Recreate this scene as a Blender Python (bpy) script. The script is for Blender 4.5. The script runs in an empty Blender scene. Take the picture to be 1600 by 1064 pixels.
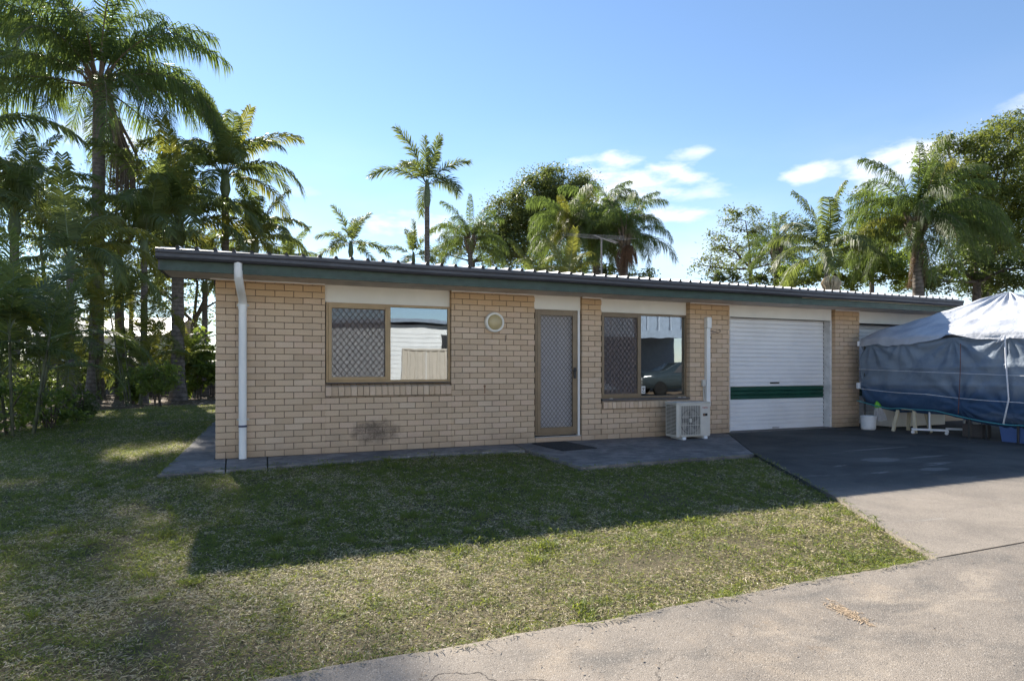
import bpy, bmesh, math, random
import numpy as np
from mathutils import Vector, Matrix, noise as mnoise

R = math.radians
sc = bpy.context.scene
COL = sc.collection

# ------------------------------------------------------------------ camera
CX, CY, CZ = 0.667, -8.671, 1.19
YAW = 22.013
FPX = 933.16
cam = bpy.data.cameras.new('camera')
co = bpy.data.objects.new('camera', cam)
COL.objects.link(co)
co.location = (CX, CY, CZ)
co.rotation_euler = (R(90), 0, R(-YAW))
cam.sensor_width = 36
cam.lens = FPX / 1600 * 36
cam.shift_y = 43 / 1600
cam.clip_end = 3000
cam.clip_start = 0.05
sc.camera = co

# ------------------------------------------------------------------ light
SUN_EL = 32.7
SUN_AZ = -11.2          # degrees clockwise from +y
world = bpy.data.worlds.new('World')
sc.world = world
world.use_nodes = True
nt = world.node_tree
nt.nodes.clear()
def wn(t, **k):
    n = nt.nodes.new(t)
    for a, b in k.items(): setattr(n, a, b)
    return n
def wmath(op, a, b=None, c=None, clamp=False):
    n = nt.nodes.new('ShaderNodeMath'); n.operation = op; n.use_clamp = clamp
    for i, v in enumerate((a, b, c)):
        if v is None: continue
        if isinstance(v, (int, float)): n.inputs[i].default_value = v
        else: nt.links.new(v, n.inputs[i])
    return n.outputs[0]
sky = wn('ShaderNodeTexSky', sky_type='NISHITA')
sky.sun_disc = False
sky.sun_elevation = R(SUN_EL)
sky.sun_rotation = R(SUN_AZ)
sky.altitude = 0
sky.air_density = 1.0
sky.dust_density = 0.02
sky.ozone_density = 3.2
tc = wn('ShaderNodeTexCoord')
sep = wn('ShaderNodeSeparateXYZ')
nt.links.new(tc.outputs['Generated'], sep.inputs[0])
az = wmath('ARCTAN2', sep.outputs[0], sep.outputs[1])
el = wmath('ARCSINE', sep.outputs[2])
comb = wn('ShaderNodeCombineXYZ')
nt.links.new(wmath('MULTIPLY', az, 1.0), comb.inputs[0])
nt.links.new(wmath('MULTIPLY', el, 2.6), comb.inputs[1])
nz = wn('ShaderNodeTexNoise'); nz.inputs['Scale'].default_value = 14; nz.inputs['Detail'].default_value = 7
nz.inputs['Roughness'].default_value = .55
nt.links.new(comb.outputs[0], nz.inputs['Vector'])
nz2 = wn('ShaderNodeTexNoise'); nz2.inputs['Scale'].default_value = 3.2; nz2.inputs['Detail'].default_value = 5
nt.links.new(comb.outputs[0], nz2.inputs['Vector'])
# clouds: azimuth (deg from +y), elevation (deg), half sizes (deg), strength
CLOUDS = [(33.5,16.6,8.0,2.1,1),(31.2,18.6,4.2,1.1,.9),(37.0,13.9,5.0,1.1,.75),(49.0,16.2,2.8,1.2,.8),(38.5,19.0,2.6,.7,.6),
          (56.5,15.8,7.5,2.2,.95),(39.5,15.6,5,1.0,.5),(53.0,14.2,3,.8,.6),
          (14.5,13.2,8.5,1.5,.8),(6.5,12.0,3.0,.9,.45),(2.5,15.6,2.4,.7,.3),(-2,18.0,3.0,1.0,.4),
          (-12,18,4.5,2.6,.6),(-5.0,17.6,1.8,.9,.5),(-18,14,5,2.5,.5),(63,18.5,2.6,1.0,.5),(48,11,7,1.0,.4),
          (100,20,9,2,.5),(140,25,10,3,.5),(-150,18,12,3,.5),(-100,22,10,2.5,.5),(-60,20,8,2,.5),(75,24,7,2,.5)]
acc = None
for a, e, wa, we, s in CLOUDS:
    da = wmath('DIVIDE', wmath('SUBTRACT', az, R(a)), R(wa))
    de = wmath('DIVIDE', wmath('SUBTRACT', el, R(e)), R(we))
    d2 = wmath('ADD', wmath('MULTIPLY', da, da), wmath('MULTIPLY', de, de))
    v = wmath('ADD', wmath('SUBTRACT', 1.0, d2), wmath('MULTIPLY', wmath('SUBTRACT', nz.outputs[0], .5), 3.4))
    mr = wn('ShaderNodeMapRange', interpolation_type='SMOOTHSTEP')
    nt.links.new(v, mr.inputs[0])
    mr.inputs[1].default_value = .0; mr.inputs[2].default_value = 1.55
    mr.inputs[3].default_value = 0; mr.inputs[4].default_value = s
    acc = mr.outputs[0] if acc is None else wmath('MAXIMUM', acc, mr.outputs[0])
# thin veil low over the horizon
veil = wn('ShaderNodeMapRange', interpolation_type='SMOOTHSTEP')
nt.links.new(el, veil.inputs[0]); veil.inputs[1].default_value = R(24); veil.inputs[2].default_value = R(2)
veil.inputs[3].default_value = 0; veil.inputs[4].default_value = 1
vm = wn('ShaderNodeMapRange', interpolation_type='SMOOTHSTEP')
nt.links.new(nz2.outputs[0], vm.inputs[0]); vm.inputs[1].default_value = .35; vm.inputs[2].default_value = .75
vm.inputs[3].default_value = .08; vm.inputs[4].default_value = .55
acc = wmath('MAXIMUM', acc, wmath('MULTIPLY', veil.outputs[0], vm.outputs[0]))
mix = wn('ShaderNodeMix', data_type='RGBA')
nt.links.new(acc, mix.inputs[0])
nt.links.new(sky.outputs[0], mix.inputs[6])
mix.inputs[7].default_value = (6.6, 6.6, 6.7, 1)
bg = wn('ShaderNodeBackground')
bg.inputs[1].default_value = 0.067
nt.links.new(mix.outputs[2], bg.inputs[0])
wo = wn('ShaderNodeOutputWorld')
nt.links.new(bg.outputs[0], wo.inputs[0])

sl = bpy.data.lights.new('sun', 'SUN')
sl.energy = 4.0
sl.angle = R(0.55)
sl.color = (1.0, .93, .82)
so = bpy.data.objects.new('sun', sl)
COL.objects.link(so)
sd = Vector((math.sin(R(SUN_AZ))*math.cos(R(SUN_EL)), math.cos(R(SUN_AZ))*math.cos(R(SUN_EL)), math.sin(R(SUN_EL))))
so.rotation_euler = sd.to_track_quat('Z', 'Y').to_euler()
so.location = sd * 60

sc.view_settings.view_transform = 'Standard'
sc.view_settings.look = 'None'
sc.view_settings.exposure = 1.68
sc.view_settings.gamma = 1
sc.view_settings.use_curve_mapping = False
sc.render.engine = 'CYCLES'
sc.cycles.max_bounces = 8
sc.cycles.transparent_max_bounces = 16

# ------------------------------------------------------------------ helpers
_ca, _sa = math.cos(R(YAW)), math.sin(R(YAW))
def W(px, py, Z):
    """world point that stands at depth Z in the photograph's direction (px, py)"""
    xc = (px-800)/FPX*Z; up = (575-py)/FPX*Z
    return Vector((CX + _ca*xc + _sa*Z, CY - _sa*xc + _ca*Z, CZ + up))

def link(o, parent=None):
    COL.objects.link(o)
    if parent is not None: o.parent = parent
    return o
def tag(o, label=None, cat=None, group=None, kind=None):
    if label: o['label'] = label
    if cat: o['category'] = cat
    if group: o['group'] = group
    if kind: o['kind'] = kind
    return o
def empty(name, loc=(0,0,0), label=None, cat=None, group=None, rz=0):
    o = bpy.data.objects.new(name, None)
    o.empty_display_size = .2
    o.location = loc; o.rotation_euler = (0,0,rz)
    link(o)
    return tag(o, label, cat, group)
def from_np(name, v, quads=None, tris=None, mats=(), parent=None, tone=None, smooth=False, mi=None, link_it=True):
    me = bpy.data.meshes.new(name)
    v = np.asarray(v, dtype=np.float32).reshape(-1,3)
    nq = 0 if quads is None else len(quads); ntr = 0 if tris is None else len(tris)
    me.vertices.add(len(v)); me.vertices.foreach_set('co', v.ravel())
    loops = []; starts = []; tot = []
    if nq:
        loops.append(np.asarray(quads, dtype=np.int32).ravel()); starts.append(np.arange(nq)*4); tot.append(np.full(nq,4))
    if ntr:
        loops.append(np.asarray(tris, dtype=np.int32).ravel()); starts.append(nq*4+np.arange(ntr)*3); tot.append(np.full(ntr,3))
    loops = np.concatenate(loops); starts = np.concatenate(starts); tot = np.concatenate(tot)
    me.loops.add(len(loops)); me.loops.foreach_set('vertex_index', loops.astype(np.int32))
    me.polygons.add(len(starts)); me.polygons.foreach_set('loop_start', starts.astype(np.int32))
    me.polygons.foreach_set('loop_total', tot.astype(np.int32))
    if mi is not None: me.polygons.foreach_set('material_index', np.asarray(mi, dtype=np.int32))
    me.polygons.foreach_set('use_smooth', np.full(len(starts), smooth))
    if tone is not None:
        a = me.attributes.new('tone', 'FLOAT', 'POINT'); a.data.foreach_set('value', np.asarray(tone, dtype=np.float32))
    for m in mats: me.materials.append(m)
    me.update(calc_edges=True)
    if not link_it: return me
    o = bpy.data.objects.new(name, me)
    return link(o, parent)

class MB:
    """collects boxes, tubes and sheets into one mesh"""
    def __init__(s): s.v=[]; s.f=[]; s.m=[]; s.t=[]; s.cm=0; s.ct=.5; s.sm=[]
    def add(s, vs, fs, smooth=False):
        b=len(s.v); s.v += [tuple(p) for p in vs]; s.t += [s.ct]*len(vs)
        for f in fs: s.f.append(tuple(b+i for i in f)); s.m.append(s.cm); s.sm.append(smooth)
    def box(s, x0,x1,y0,y1,z0,z1, bev=0):
        if bev:
            b=bev
            pts=[];
            bm=bmesh.new(); bmesh.ops.create_cube(bm,size=1)
            for v in bm.verts: v.co=Vector(((x0+x1)/2+v.co.x*(x1-x0),(y0+y1)/2+v.co.y*(y1-y0),(z0+z1)/2+v.co.z*(z1-z0)))
            bmesh.ops.bevel(bm,geom=bm.edges[:],offset=b,segments=1,affect='EDGES')
            bm.verts.index_update()
            s.add([v.co for v in bm.verts],[[v.index for v in f.verts] for f in bm.faces]); bm.free(); return
        s.add([(x0,y0,z0),(x1,y0,z0),(x1,y1,z0),(x0,y1,z0),(x0,y0,z1),(x1,y0,z1),(x1,y1,z1),(x0,y1,z1)],
              [(0,3,2,1),(4,5,6,7),(0,1,5,4),(1,2,6,5),(2,3,7,6),(3,0,4,7)])
    def obox(s, p, q, w, h, up=(0,0,1)):
        """box beam from p to q, width w, height h"""
        p=Vector(p);q=Vector(q);d=(q-p).normalized();u=Vector(up)
        if abs(d.dot(u))>.98:u=Vector((1,0,0))
        sd_=d.cross(u).normalized();u=sd_.cross(d).normalized()
        c=[]
        for P in (p,q):
            for a,b in ((-1,-1),(1,-1),(1,1),(-1,1)): c.append(P+sd_*a*w/2+u*b*h/2)
        s.add(c,[(0,1,2,3),(7,6,5,4),(0,4,5,1),(1,5,6,2),(2,6,7,3),(3,7,4,0)])
    def tube(s, pts, rad, n=8, cap=True, smooth=True):
        pts=[Vector(p) for p in pts]
        if not hasattr(rad,'__len__'): rad=[rad]*len(pts)
        vs=[];prev=None
        for i,p in enumerate(pts):
            d=(pts[min(i+1,len(pts)-1)]-pts[max(i-1,0)]).normalized()
            if prev is None:
                a=Vector((0,0,1)) if abs(d.z)<.9 else Vector((1,0,0))
                u=d.cross(a).normalized()
            else:
                u=(prev-d*prev.dot(d)).normalized()
            prev=u;w=d.cross(u)
            for k in range(n):
                t=2*math.pi*k/n; vs.append(p+(u*math.cos(t)+w*math.sin(t))*rad[i])
        fs=[]
        for i in range(len(pts)-1):
            for k in range(n):
                k2=(k+1)%n; fs.append((i*n+k,i*n+k2,(i+1)*n+k2,(i+1)*n+k))
        s.add(vs,fs,smooth)
        if cap:
            L=len(pts)-1
            s.add([vs[k] for k in range(n)],[tuple(range(n))[::-1]])
            s.add([vs[L*n+k] for k in range(n)],[tuple(range(n))])
    def lathe(s, prof, c=(0,0,0), axis='z', n=24):
        vs=[]
        for r,h in prof:
            for k in range(n):
                t=2*math.pi*k/n
                if axis=='z': vs.append((c[0]+r*math.cos(t),c[1]+r*math.sin(t),c[2]+h))
                else: vs.append((c[0]+r*math.cos(t),c[1]-h,c[2]+r*math.sin(t)))
        fs=[]
        for i in range(len(prof)-1):
            for k in range(n):
                k2=(k+1)%n; fs.append((i*n+k,i*n+k2,(i+1)*n+k2,(i+1)*n+k))
        s.add(vs,fs,True)
    def build(s, name, mats, parent=None, tone=False):
        if not isinstance(mats,(list,tuple)): mats=[mats]
        me=bpy.data.meshes.new(name); me.from_pydata(s.v,[],s.f)
        for m in mats: me.materials.append(m)
        me.polygons.foreach_set('material_index', s.m); me.polygons.foreach_set('use_smooth', s.sm)
        if tone:
            a=me.attributes.new('tone','FLOAT','POINT'); a.data.foreach_set('value', s.t)
        me.update()
        return link(bpy.data.objects.new(name, me), parent)

# ------------------------------------------------------------------ materials
def newmat(name):
    m=bpy.data.materials.new(name); m.use_nodes=True
    m.node_tree.nodes.clear(); return m, m.node_tree
class NB:
    def __init__(s,name):
        s.m,s.t=newmat(name); s.geo=None
    def n(s,t,**k):
        x=s.t.nodes.new(t)
        for a,b in k.items(): setattr(x,a,b)
        return x
    def l(s,a,b): s.t.links.new(a,b)
    def pos(s):
        if s.geo is None: s.geo=s.n('ShaderNodeNewGeometry')
        return s.geo.outputs['Position']
    def noise(s,scale,detail=4,rough=.55,vec=None,stretch=None,dist=0):
        v=vec or s.pos()
        if stretch:
            mp=s.n('ShaderNodeMapping'); mp.inputs['Scale'].default_value=stretch; s.l(v,mp.inputs[0]); v=mp.outputs[0]
        x=s.n('ShaderNodeTexNoise'); x.inputs['Scale'].default_value=scale; x.inputs['Detail'].default_value=detail
        x.inputs['Roughness'].default_value=rough; x.inputs['Distortion'].default_value=dist
        s.l(v,x.inputs['Vector']); return x.outputs[0]
    def rng(s,v,a,b,c=0.,d=1.,smooth=True):
        x=s.n('ShaderNodeMapRange'); 
        if smooth: x.interpolation_type='SMOOTHSTEP'
        s.l(v,x.inputs[0])
        for i,q in enumerate((a,b,c,d)): x.inputs[i+1].default_value=q
        return x.outputs[0]
    def mixc(s,f,a,b,blend='MIX'):
        x=s.n('ShaderNodeMix',data_type='RGBA',blend_type=blend)
        for i,q in ((0,f),(6,a),(7,b)):
            if isinstance(q,(int,float)): x.inputs[i].default_value=q
            elif isinstance(q,(tuple,list)): x.inputs[i].default_value=(*q,1) if len(q)==3 else q
            else: s.l(q,x.inputs[i])
        return x.outputs[2]
    def math(s,op,a,b=None,clamp=False):
        x=s.n('ShaderNodeMath',operation=op,use_clamp=clamp)
        for i,q in enumerate((a,b)):
            if q is None: continue
            if isinstance(q,(int,float)): x.inputs[i].default_value=q
            else: s.l(q,x.inputs[i])
        return x.outputs[0]
    def attr(s,name='tone'):
        x=s.n('ShaderNodeAttribute',attribute_name=name); return x.outputs['Fac']
    def rand(s):
        return s.n('ShaderNodeObjectInfo').outputs['Random']
    def bump(s,h,strength=.3,dist=.01,normal=None):
        x=s.n('ShaderNodeBump'); x.inputs['Strength'].default_value=strength; x.inputs['Distance'].default_value=dist
        s.l(h,x.inputs['Height'])
        if normal is not None: s.l(normal,x.inputs['Normal'])
        return x.outputs[0]
    def out(s,color,rough=.7,bump=None,metal=0,spec=.5,transl=None,translf=.35):
        p=s.n('ShaderNodeBsdfPrincipled')
        for k,q in (('Base Color',color),('Roughness',rough),('Metallic',metal),('Specular IOR Level',spec)):
            if isinstance(q,(int,float)): p.inputs[k].default_value=q
            elif isinstance(q,(tuple,list)): p.inputs[k].default_value=(*q,1) if len(q)==3 else q
            else: s.l(q,p.inputs[k])
        if bump is not None: s.l(bump,p.inputs['Normal'])
        o=s.n('ShaderNodeOutputMaterial'); sh=p.outputs[0]
        if transl is not None:
            t=s.n('ShaderNodeBsdfTranslucent')
            if isinstance(transl,(tuple,list)): t.inputs[0].default_value=(*transl,1)
            else: s.l(transl,t.inputs[0])
            mx=s.n('ShaderNodeMixShader'); mx.inputs[0].default_value=translf
            s.l(sh,mx.inputs[1]); s.l(t.outputs[0],mx.inputs[2]); sh=mx.outputs[0]
        s.l(sh,o.inputs[0]); return s.m
def simple(name,c,rough=.6,var=.18,scale=6,bump=.15,bscale=60,metal=0,spec=.5,stretch=None,dirt=0):
    b=NB(name)
    f=b.rng(b.noise(scale,5,stretch=stretch),.3,.7)
    d=tuple(x*(1-var) for x in c); e=tuple(min(1,x*(1+var*.6)) for x in c)
    col=b.mixc(f,d,e)
    if dirt:
        col=b.mixc(b.math('MULTIPLY',b.rng(b.noise(scale*2.7,8,.7),.52,.72),dirt),col,tuple(x*.45 for x in c))
    r=b.rng(b.noise(scale*3,4),.3,.7,max(0,rough-.08),min(1,rough+.08))
    bp=b.bump(b.noise(bscale,4),bump,.004) if bump else None
    return b.out(col,r,bp,metal,spec)

MAT={}
# brick: one with object random, one with stored tone
def brick_mat(name,obj):
    b=NB(name)
    r=b.rand() if obj else b.attr()
    cr=b.n('ShaderNodeValToRGB'); b.l(r,cr.inputs[0]); e=cr.color_ramp
    e.elements[0].position=0; e.elements[0].color=(.57,.42,.285,1)
    e.elements[1].position=1; e.elements[1].color=(.71,.555,.40,1)
    for p,c in ((.25,(.635,.475,.325,1)),(.6,(.67,.505,.35,1)),(.85,(.68,.50,.36,1))):
        q=e.elements.new(p); q.color=c
    n1=b.rng(b.noise(90,5,.7),.3,.72)
    col=b.mixc(b.math('MULTIPLY',n1,.35),cr.outputs[0],(.30,.2,.13))
    col=b.mixc(b.math('MULTIPLY',b.rng(b.noise(2.2,5),.4,.75),.25),col,(.36,.28,.21))
    # top courses blend towards orange
    sp=b.n('ShaderNodeSeparateXYZ'); b.l(b.pos(),sp.inputs[0])
    topf=b.rng(b.math('ADD',sp.outputs[2],b.math('MULTIPLY',b.noise(3),.25)),2.12,2.36,0,.5)
    col=b.mixc(topf,col,(.56,.35,.165))
    # grime along the slab
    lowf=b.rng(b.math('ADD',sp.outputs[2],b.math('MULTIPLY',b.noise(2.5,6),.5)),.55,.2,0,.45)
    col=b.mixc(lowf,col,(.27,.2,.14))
    # soot stain below the left window
    dx=b.math('DIVIDE',b.math('SUBTRACT',sp.outputs[0],2.06),.46); dz=b.math('DIVIDE',b.math('SUBTRACT',sp.outputs[2],.28),.22)
    d2=b.math('ADD',b.math('MULTIPLY',dx,dx),b.math('MULTIPLY',dz,dz))
    v=b.math('SUBTRACT',b.math('ADD',b.math('MULTIPLY',b.noise(7,7,.65),2.0),.25),d2)
    sp2=b.math('MULTIPLY',b.rng(v,.3,1.4,0,1),b.rng(b.noise(60,3,.8),.25,.62,.45,1))
    col=b.mixc(b.math('MULTIPLY',sp2,.85),col,(.07,.058,.05))
    hgt=b.math('ADD',b.noise(160,4,.7),b.math('MULTIPLY',b.noise(35,3),.6))
    return b.out(col,.9,b.bump(hgt,.35,.004),spec=.2)
MAT['brick']=brick_mat('fired_brick',True)
MAT['brickb']=brick_mat('fired_brick_toned',False)
MAT['mortar']=simple('dark_mortar',(.19,.145,.105),.95,.3,12,.4,150)
b=NB('aged_concrete')   # slabs round the house
f1=b.rng(b.noise(1.1,8,.62),.3,.7); f2=b.rng(b.noise(5,8,.7,dist=.6),.42,.62); f3=b.noise(260,3,.8)
col=b.mixc(f1,(.15,.142,.135),(.27,.25,.235))
col=b.mixc(b.math('MULTIPLY',f2,.6),col,(.085,.085,.085))
col=b.mixc(b.math('MULTIPLY',b.rng(b.noise(2.4,6,.7,stretch=(1,6,1)),.56,.68),.7),col,(.45,.43,.41))
col=b.mixc(b.math('MULTIPLY',b.rng(f3,.55,.7),.3),col,(.05,.05,.05))
MAT['slab']=b.out(col,.88,b.bump(b.math('ADD',f3,b.math('MULTIPLY',f2,.6)),.3,.004),spec=.25)
def drive_mat(name,lo,hi,dark):
    b=NB(name)
    agg=b.n('ShaderNodeTexVoronoi'); agg.inputs['Scale'].default_value=210; b.l(b.pos(),agg.inputs['Vector'])
    f1=b.rng(b.noise(.7,8,.6,dist=.4),.3,.7); f2=b.rng(b.noise(1.9,8,.68,stretch=(1,1.8,1)),.48,.68)
    col=b.mixc(f1,lo,hi)
    col=b.mixc(b.math('MULTIPLY',f2,.75),col,dark)
    col=b.mixc(b.math('MULTIPLY',b.rng(b.noise(1.3,7,.6),.55,.72),.6),col,(.40,.32,.235))
    col=b.mixc(b.math('MULTIPLY',b.rng(b.noise(3.1,8,.7,dist=.8),.60,.70),.35),col,(.24,.165,.10))
    g=b.rng(b.noise(210,4,.75),.45,.62)
    col=b.mixc(b.math('MULTIPLY',g,.3),col,(.13,.11,.09))
    big=b.rng(b.noise(.55,7,.66,dist=.2),.48,.66)
    col=b.mixc(b.math('MULTIPLY',big,.5),col,(.13,.12,.11))
    col=b.mixc(b.math('MULTIPLY',b.rng(b.noise(.9,8,.74,dist=.3,stretch=(.7,1.4,1)),.54,.66),.4),col,(.42,.35,.27))
    col=b.mixc(b.math('MULTIPLY',b.rng(b.noise(26,6,.8),.60,.68),.5),col,(.09,.07,.05))
    voc=b.n('ShaderNodeTexVoronoi',feature='DISTANCE_TO_EDGE'); voc.inputs['Scale'].default_value=.42
    wv=b.n('ShaderNodeVectorMath',operation='ADD'); wn_=b.n('ShaderNodeTexNoise'); wn_.inputs['Scale'].default_value=2.5; wn_.inputs['Detail'].default_value=6; b.l(b.pos(),wn_.inputs['Vector'])
    ws=b.n('ShaderNodeVectorMath',operation='SCALE'); ws.inputs['Scale'].default_value=.5; b.l(wn_.outputs['Color'],ws.inputs[0]); b.l(b.pos(),wv.inputs[0]); b.l(ws.outputs[0],wv.inputs[1]); b.l(wv.outputs[0],voc.inputs['Vector'])
    crm=b.math('MULTIPLY',b.rng(voc.outputs['Distance'],.0028,.0008,0,1),b.rng(b.noise(.7,3),.47,.55))
    col=b.mixc(b.math('MULTIPLY',crm,.8),col,(.05,.042,.035))
    cr=b.n('ShaderNodeSeparateColor'); b.l(agg.outputs['Color'],cr.inputs[0])
    col=b.mixc(b.rng(cr.outputs[0],.85,.97,0,.28),col,(.62,.57,.5))
    col=b.mixc(b.rng(cr.outputs[1],.90,.98,0,.6),col,(.06,.055,.05))
    h=b.math('ADD',b.math('MULTIPLY',agg.outputs['Distance'],-.9),b.math('MULTIPLY',b.noise(90,4),.7))
    return b.out(col,.9,b.bump(h,.5,.004),spec=.25)
MAT['drive']=drive_mat('sandy_driveway_concrete',(.19,.165,.14),(.30,.258,.212),(.12,.112,.102))
b=NB('shade_tinted_side_concrete')
f1=b.rng(b.noise(.9,8,.62,dist=.5),.32,.68); f3=b.noise(230,3,.8)
sp=b.n('ShaderNodeSeparateXYZ'); b.l(b.pos(),sp.inputs[0])
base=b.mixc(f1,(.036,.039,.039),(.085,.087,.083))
# house shadow put into the colour near the garage, sandy where sunlit
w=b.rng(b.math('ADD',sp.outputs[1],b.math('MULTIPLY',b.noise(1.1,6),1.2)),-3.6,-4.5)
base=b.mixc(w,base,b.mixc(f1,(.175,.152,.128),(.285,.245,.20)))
base=b.mixc(b.math('MULTIPLY',b.rng(b.noise(1.6,7,.7,stretch=(.5,3,1),dist=.7),.60,.70),.55),base,(.34,.33,.31))
base=b.mixc(b.math('MULTIPLY',b.rng(f3,.5,.66),.35),base,(.05,.05,.05))
base=b.mixc(b.math('MULTIPLY',b.rng(b.noise(3.1,8,.7,dist=.8),.56,.68),.35),base,(.15,.12,.09))
for (cx,cy,rx,ry) in ((8.05,-3.25,.30,.16),(7.95,-4.0,.22,.10),(8.9,-3.3,.4,.05),(9.0,-2.5,.7,.05)):
    dx=b.math('DIVIDE',b.math('SUBTRACT',sp.outputs[0],cx),rx); dy=b.math('DIVIDE',b.math('SUBTRACT',sp.outputs[1],cy),ry)
    v=b.math('ADD',b.math('ADD',b.math('MULTIPLY',dx,dx),b.math('MULTIPLY',dy,dy)),b.math('MULTIPLY',b.math('SUBTRACT',b.noise(9,6,.7),.5),2.2))
    base=b.mixc(b.rng(v,1.2,.5,0,.5),base,(.24,.235,.22))
agg=b.n('ShaderNodeTexVoronoi'); agg.inputs['Scale'].default_value=210; b.l(b.pos(),agg.inputs['Vector'])
cr=b.n('ShaderNodeSeparateColor'); b.l(agg.outputs['Color'],cr.inputs[0])
base=b.mixc(b.math('MULTIPLY',b.rng(cr.outputs[0],.85,.97,0,.28),w),base,(.6,.54,.46))
base=b.mixc(b.rng(cr.outputs[1],.84,.95,0,.6),base,(.05,.045,.04))
MAT['apron']=b.out(base,.8,b.bump(f3,.3,.004),spec=.3)
b=NB('leaf_litter_soil')
f=b.rng(b.noise(1.2,8,.7),.3,.7)
col=b.mixc(f,(.075,.05,.032),(.17,.125,.085)); col=b.mixc(b.rng(b.noise(38,5,.8),.5,.62,0,.8),col,(.3,.23,.16))
MAT['soil']=b.out(col,.95,b.bump(b.noise(45,6,.7),.8,.02),spec=.2)
b=NB('thatchy_lawn_soil')
f=b.rng(b.noise(2.0,8,.7),.3,.7)
col=b.mixc(f,(.075,.06,.035),(.17,.13,.085)); col=b.mixc(b.rng(b.noise(120,4,.8),.45,.6,0,.7),col,(.055,.07,.025))
MAT['lawnsoil']=b.out(col,.95,b.bump(b.noise(120,4,.7),.7,.01),spec=.2)
# grass blades: tone <.5 green, > .5 straw ; patch noise moves the balance
b=NB('couch_grass_blades')
t=b.attr()
cr=b.n('ShaderNodeValToRGB'); b.l(t,cr.inputs[0]); e=cr.color_ramp
e.elements[0].position=0; e.elements[0].color=(.06,.09,.028,1)
e.elements[1].position=1; e.elements[1].color=(.82,.70,.52,1)
for p,c in ((.22,(.115,.155,.038,1)),(.45,(.20,.25,.04,1)),(.55,(.27,.225,.13,1)),(.8,(.53,.44,.30,1))):
    q=e.elements.new(p); q.color=c
MAT['grass']=b.out(cr.outputs[0],.6,None,spec=.25,transl=b.mixc(.45,cr.outputs[0],(.55,.60,.08)),translf=.42)

def leaf_mat(name,a,c,tr,rough=.45,trf=.35,spec=.4,odd=None):
    b=NB(name); t=b.attr()
    col=b.mixc(t,a,c)
    if odd: col=b.mixc(b.rng(t,.90,.96),col,odd)
    return b.out(col,rough,None,spec=spec,transl=b.mixc(t,tr,tuple(x*1.25 for x in tr)),translf=trf)
MAT['queen']=leaf_mat('queen_palm_leaf',(.038,.062,.024),(.10,.14,.045),(.18,.25,.05),.5,.42,spec=.3)
MAT['bangalow']=leaf_mat('arching_palm_leaf',(.045,.068,.026),(.12,.15,.05),(.22,.27,.06),.5,.42,spec=.3)
MAT['golden']=leaf_mat('yellowing_palm_leaf',(.075,.10,.02),(.16,.17,.035),(.29,.29,.045),.5,.4)
MAT['deadleaf']=leaf_mat('dead_palm_leaf',(.12,.075,.05),(.21,.14,.095),(.2,.13,.07),.8,.2)
MAT['gum']=leaf_mat('olive_tree_leaf',(.045,.065,.022),(.12,.145,.048),(.2,.24,.05),.5,.38,spec=.3)
MAT['gumyel']=leaf_mat('yellow_green_tree_leaf',(.036,.06,.018),(.13,.15,.035),(.24,.28,.045),.5,.38,spec=.3)
MAT['darktree']=leaf_mat('dark_tree_leaf',(.03,.048,.02),(.085,.11,.035),(.15,.2,.04),.5,.38,spec=.3)
MAT['bush']=leaf_mat('shrub_leaf',(.045,.075,.022),(.15,.20,.045),(.26,.34,.05),.45,.42,spec=.35)
MAT['litter']=leaf_mat('fallen_leaf',(.10,.07,.045),(.42,.33,.25),(.2,.14,.08),.8,.1)
MAT['needle']=simple('dry_needle',(.42,.31,.20),.9,.4,120,0)
MAT['strand']=simple('pale_flower_strand',(.60,.50,.36),.8,.25)
MAT['seed']=simple('brown_seed_strand',(.22,.12,.07),.85,.3)
b=NB('ringed_palm_trunk')
sp=b.n('ShaderNodeSeparateXYZ'); b.l(b.pos(),sp.inputs[0])
wv=b.n('ShaderNodeTexWave',wave_type='BANDS',bands_direction='Z'); wv.inputs['Scale'].default_value=1.9; wv.inputs['Distortion'].default_value=2.5; wv.inputs['Detail'].default_value=3
b.l(b.pos(),wv.inputs['Vector'])
col=b.mixc(b.rng(b.noise(5,7,.7),.3,.7),(.10,.085,.072),(.23,.20,.175))
col=b.mixc(b.rng(wv.outputs[1],.75,1,0,.55),col,(.06,.05,.045))
col=b.mixc(b.rng(b.noise(14,5,.8),.6,.7,0,.6),col,(.36,.36,.33))
MAT['trunk']=b.out(col,.9,b.bump(b.math('ADD',wv.outputs[1],b.noise(40,5)),.5,.02),spec=.2)
MAT['bark']=simple('grey_brown_bark',(.13,.105,.085),.95,.45,9,.8,30)
MAT['shaft']=simple('green_crownshaft',(.12,.16,.07),.5,.25,5,.1)
MAT['canestem']=simple('dull_cane_stem',(.10,.105,.055),.7,.4,7,.2)
MAT['boot']=simple('woody_leaf_base',(.19,.145,.10),.85,.4,9,.5,40)
MAT['white']=simple('aged_white_paint',(.70,.69,.66),.5,.08,4,.08,40,dirt=.12)
MAT['offwhite']=simple('cream_panel',(.78,.76,.70),.55,.06,2,.06,50,dirt=.06)
MAT['soffit']=simple('beige_soffit_sheet',(.62,.55,.48),.7,.12,3,.08,60,dirt=.3)
MAT['jamb']=simple('scuffed_white_jamb',(.66,.66,.66),.6,.15,7,.3,40,dirt=.55)
MAT['greenp']=simple('dark_green_fascia_paint',(.022,.052,.037),.45,.25,5,.1,60,dirt=.3)
MAT['gutter']=simple('charcoal_gutter',(.058,.058,.068),.5,.25,4,.1,60,dirt=.3,stretch=(.4,1,3))
MAT['roof']=simple('pale_roof_sheet',(.62,.61,.60),.45,.12,3,.1,50,dirt=.3)
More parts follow.
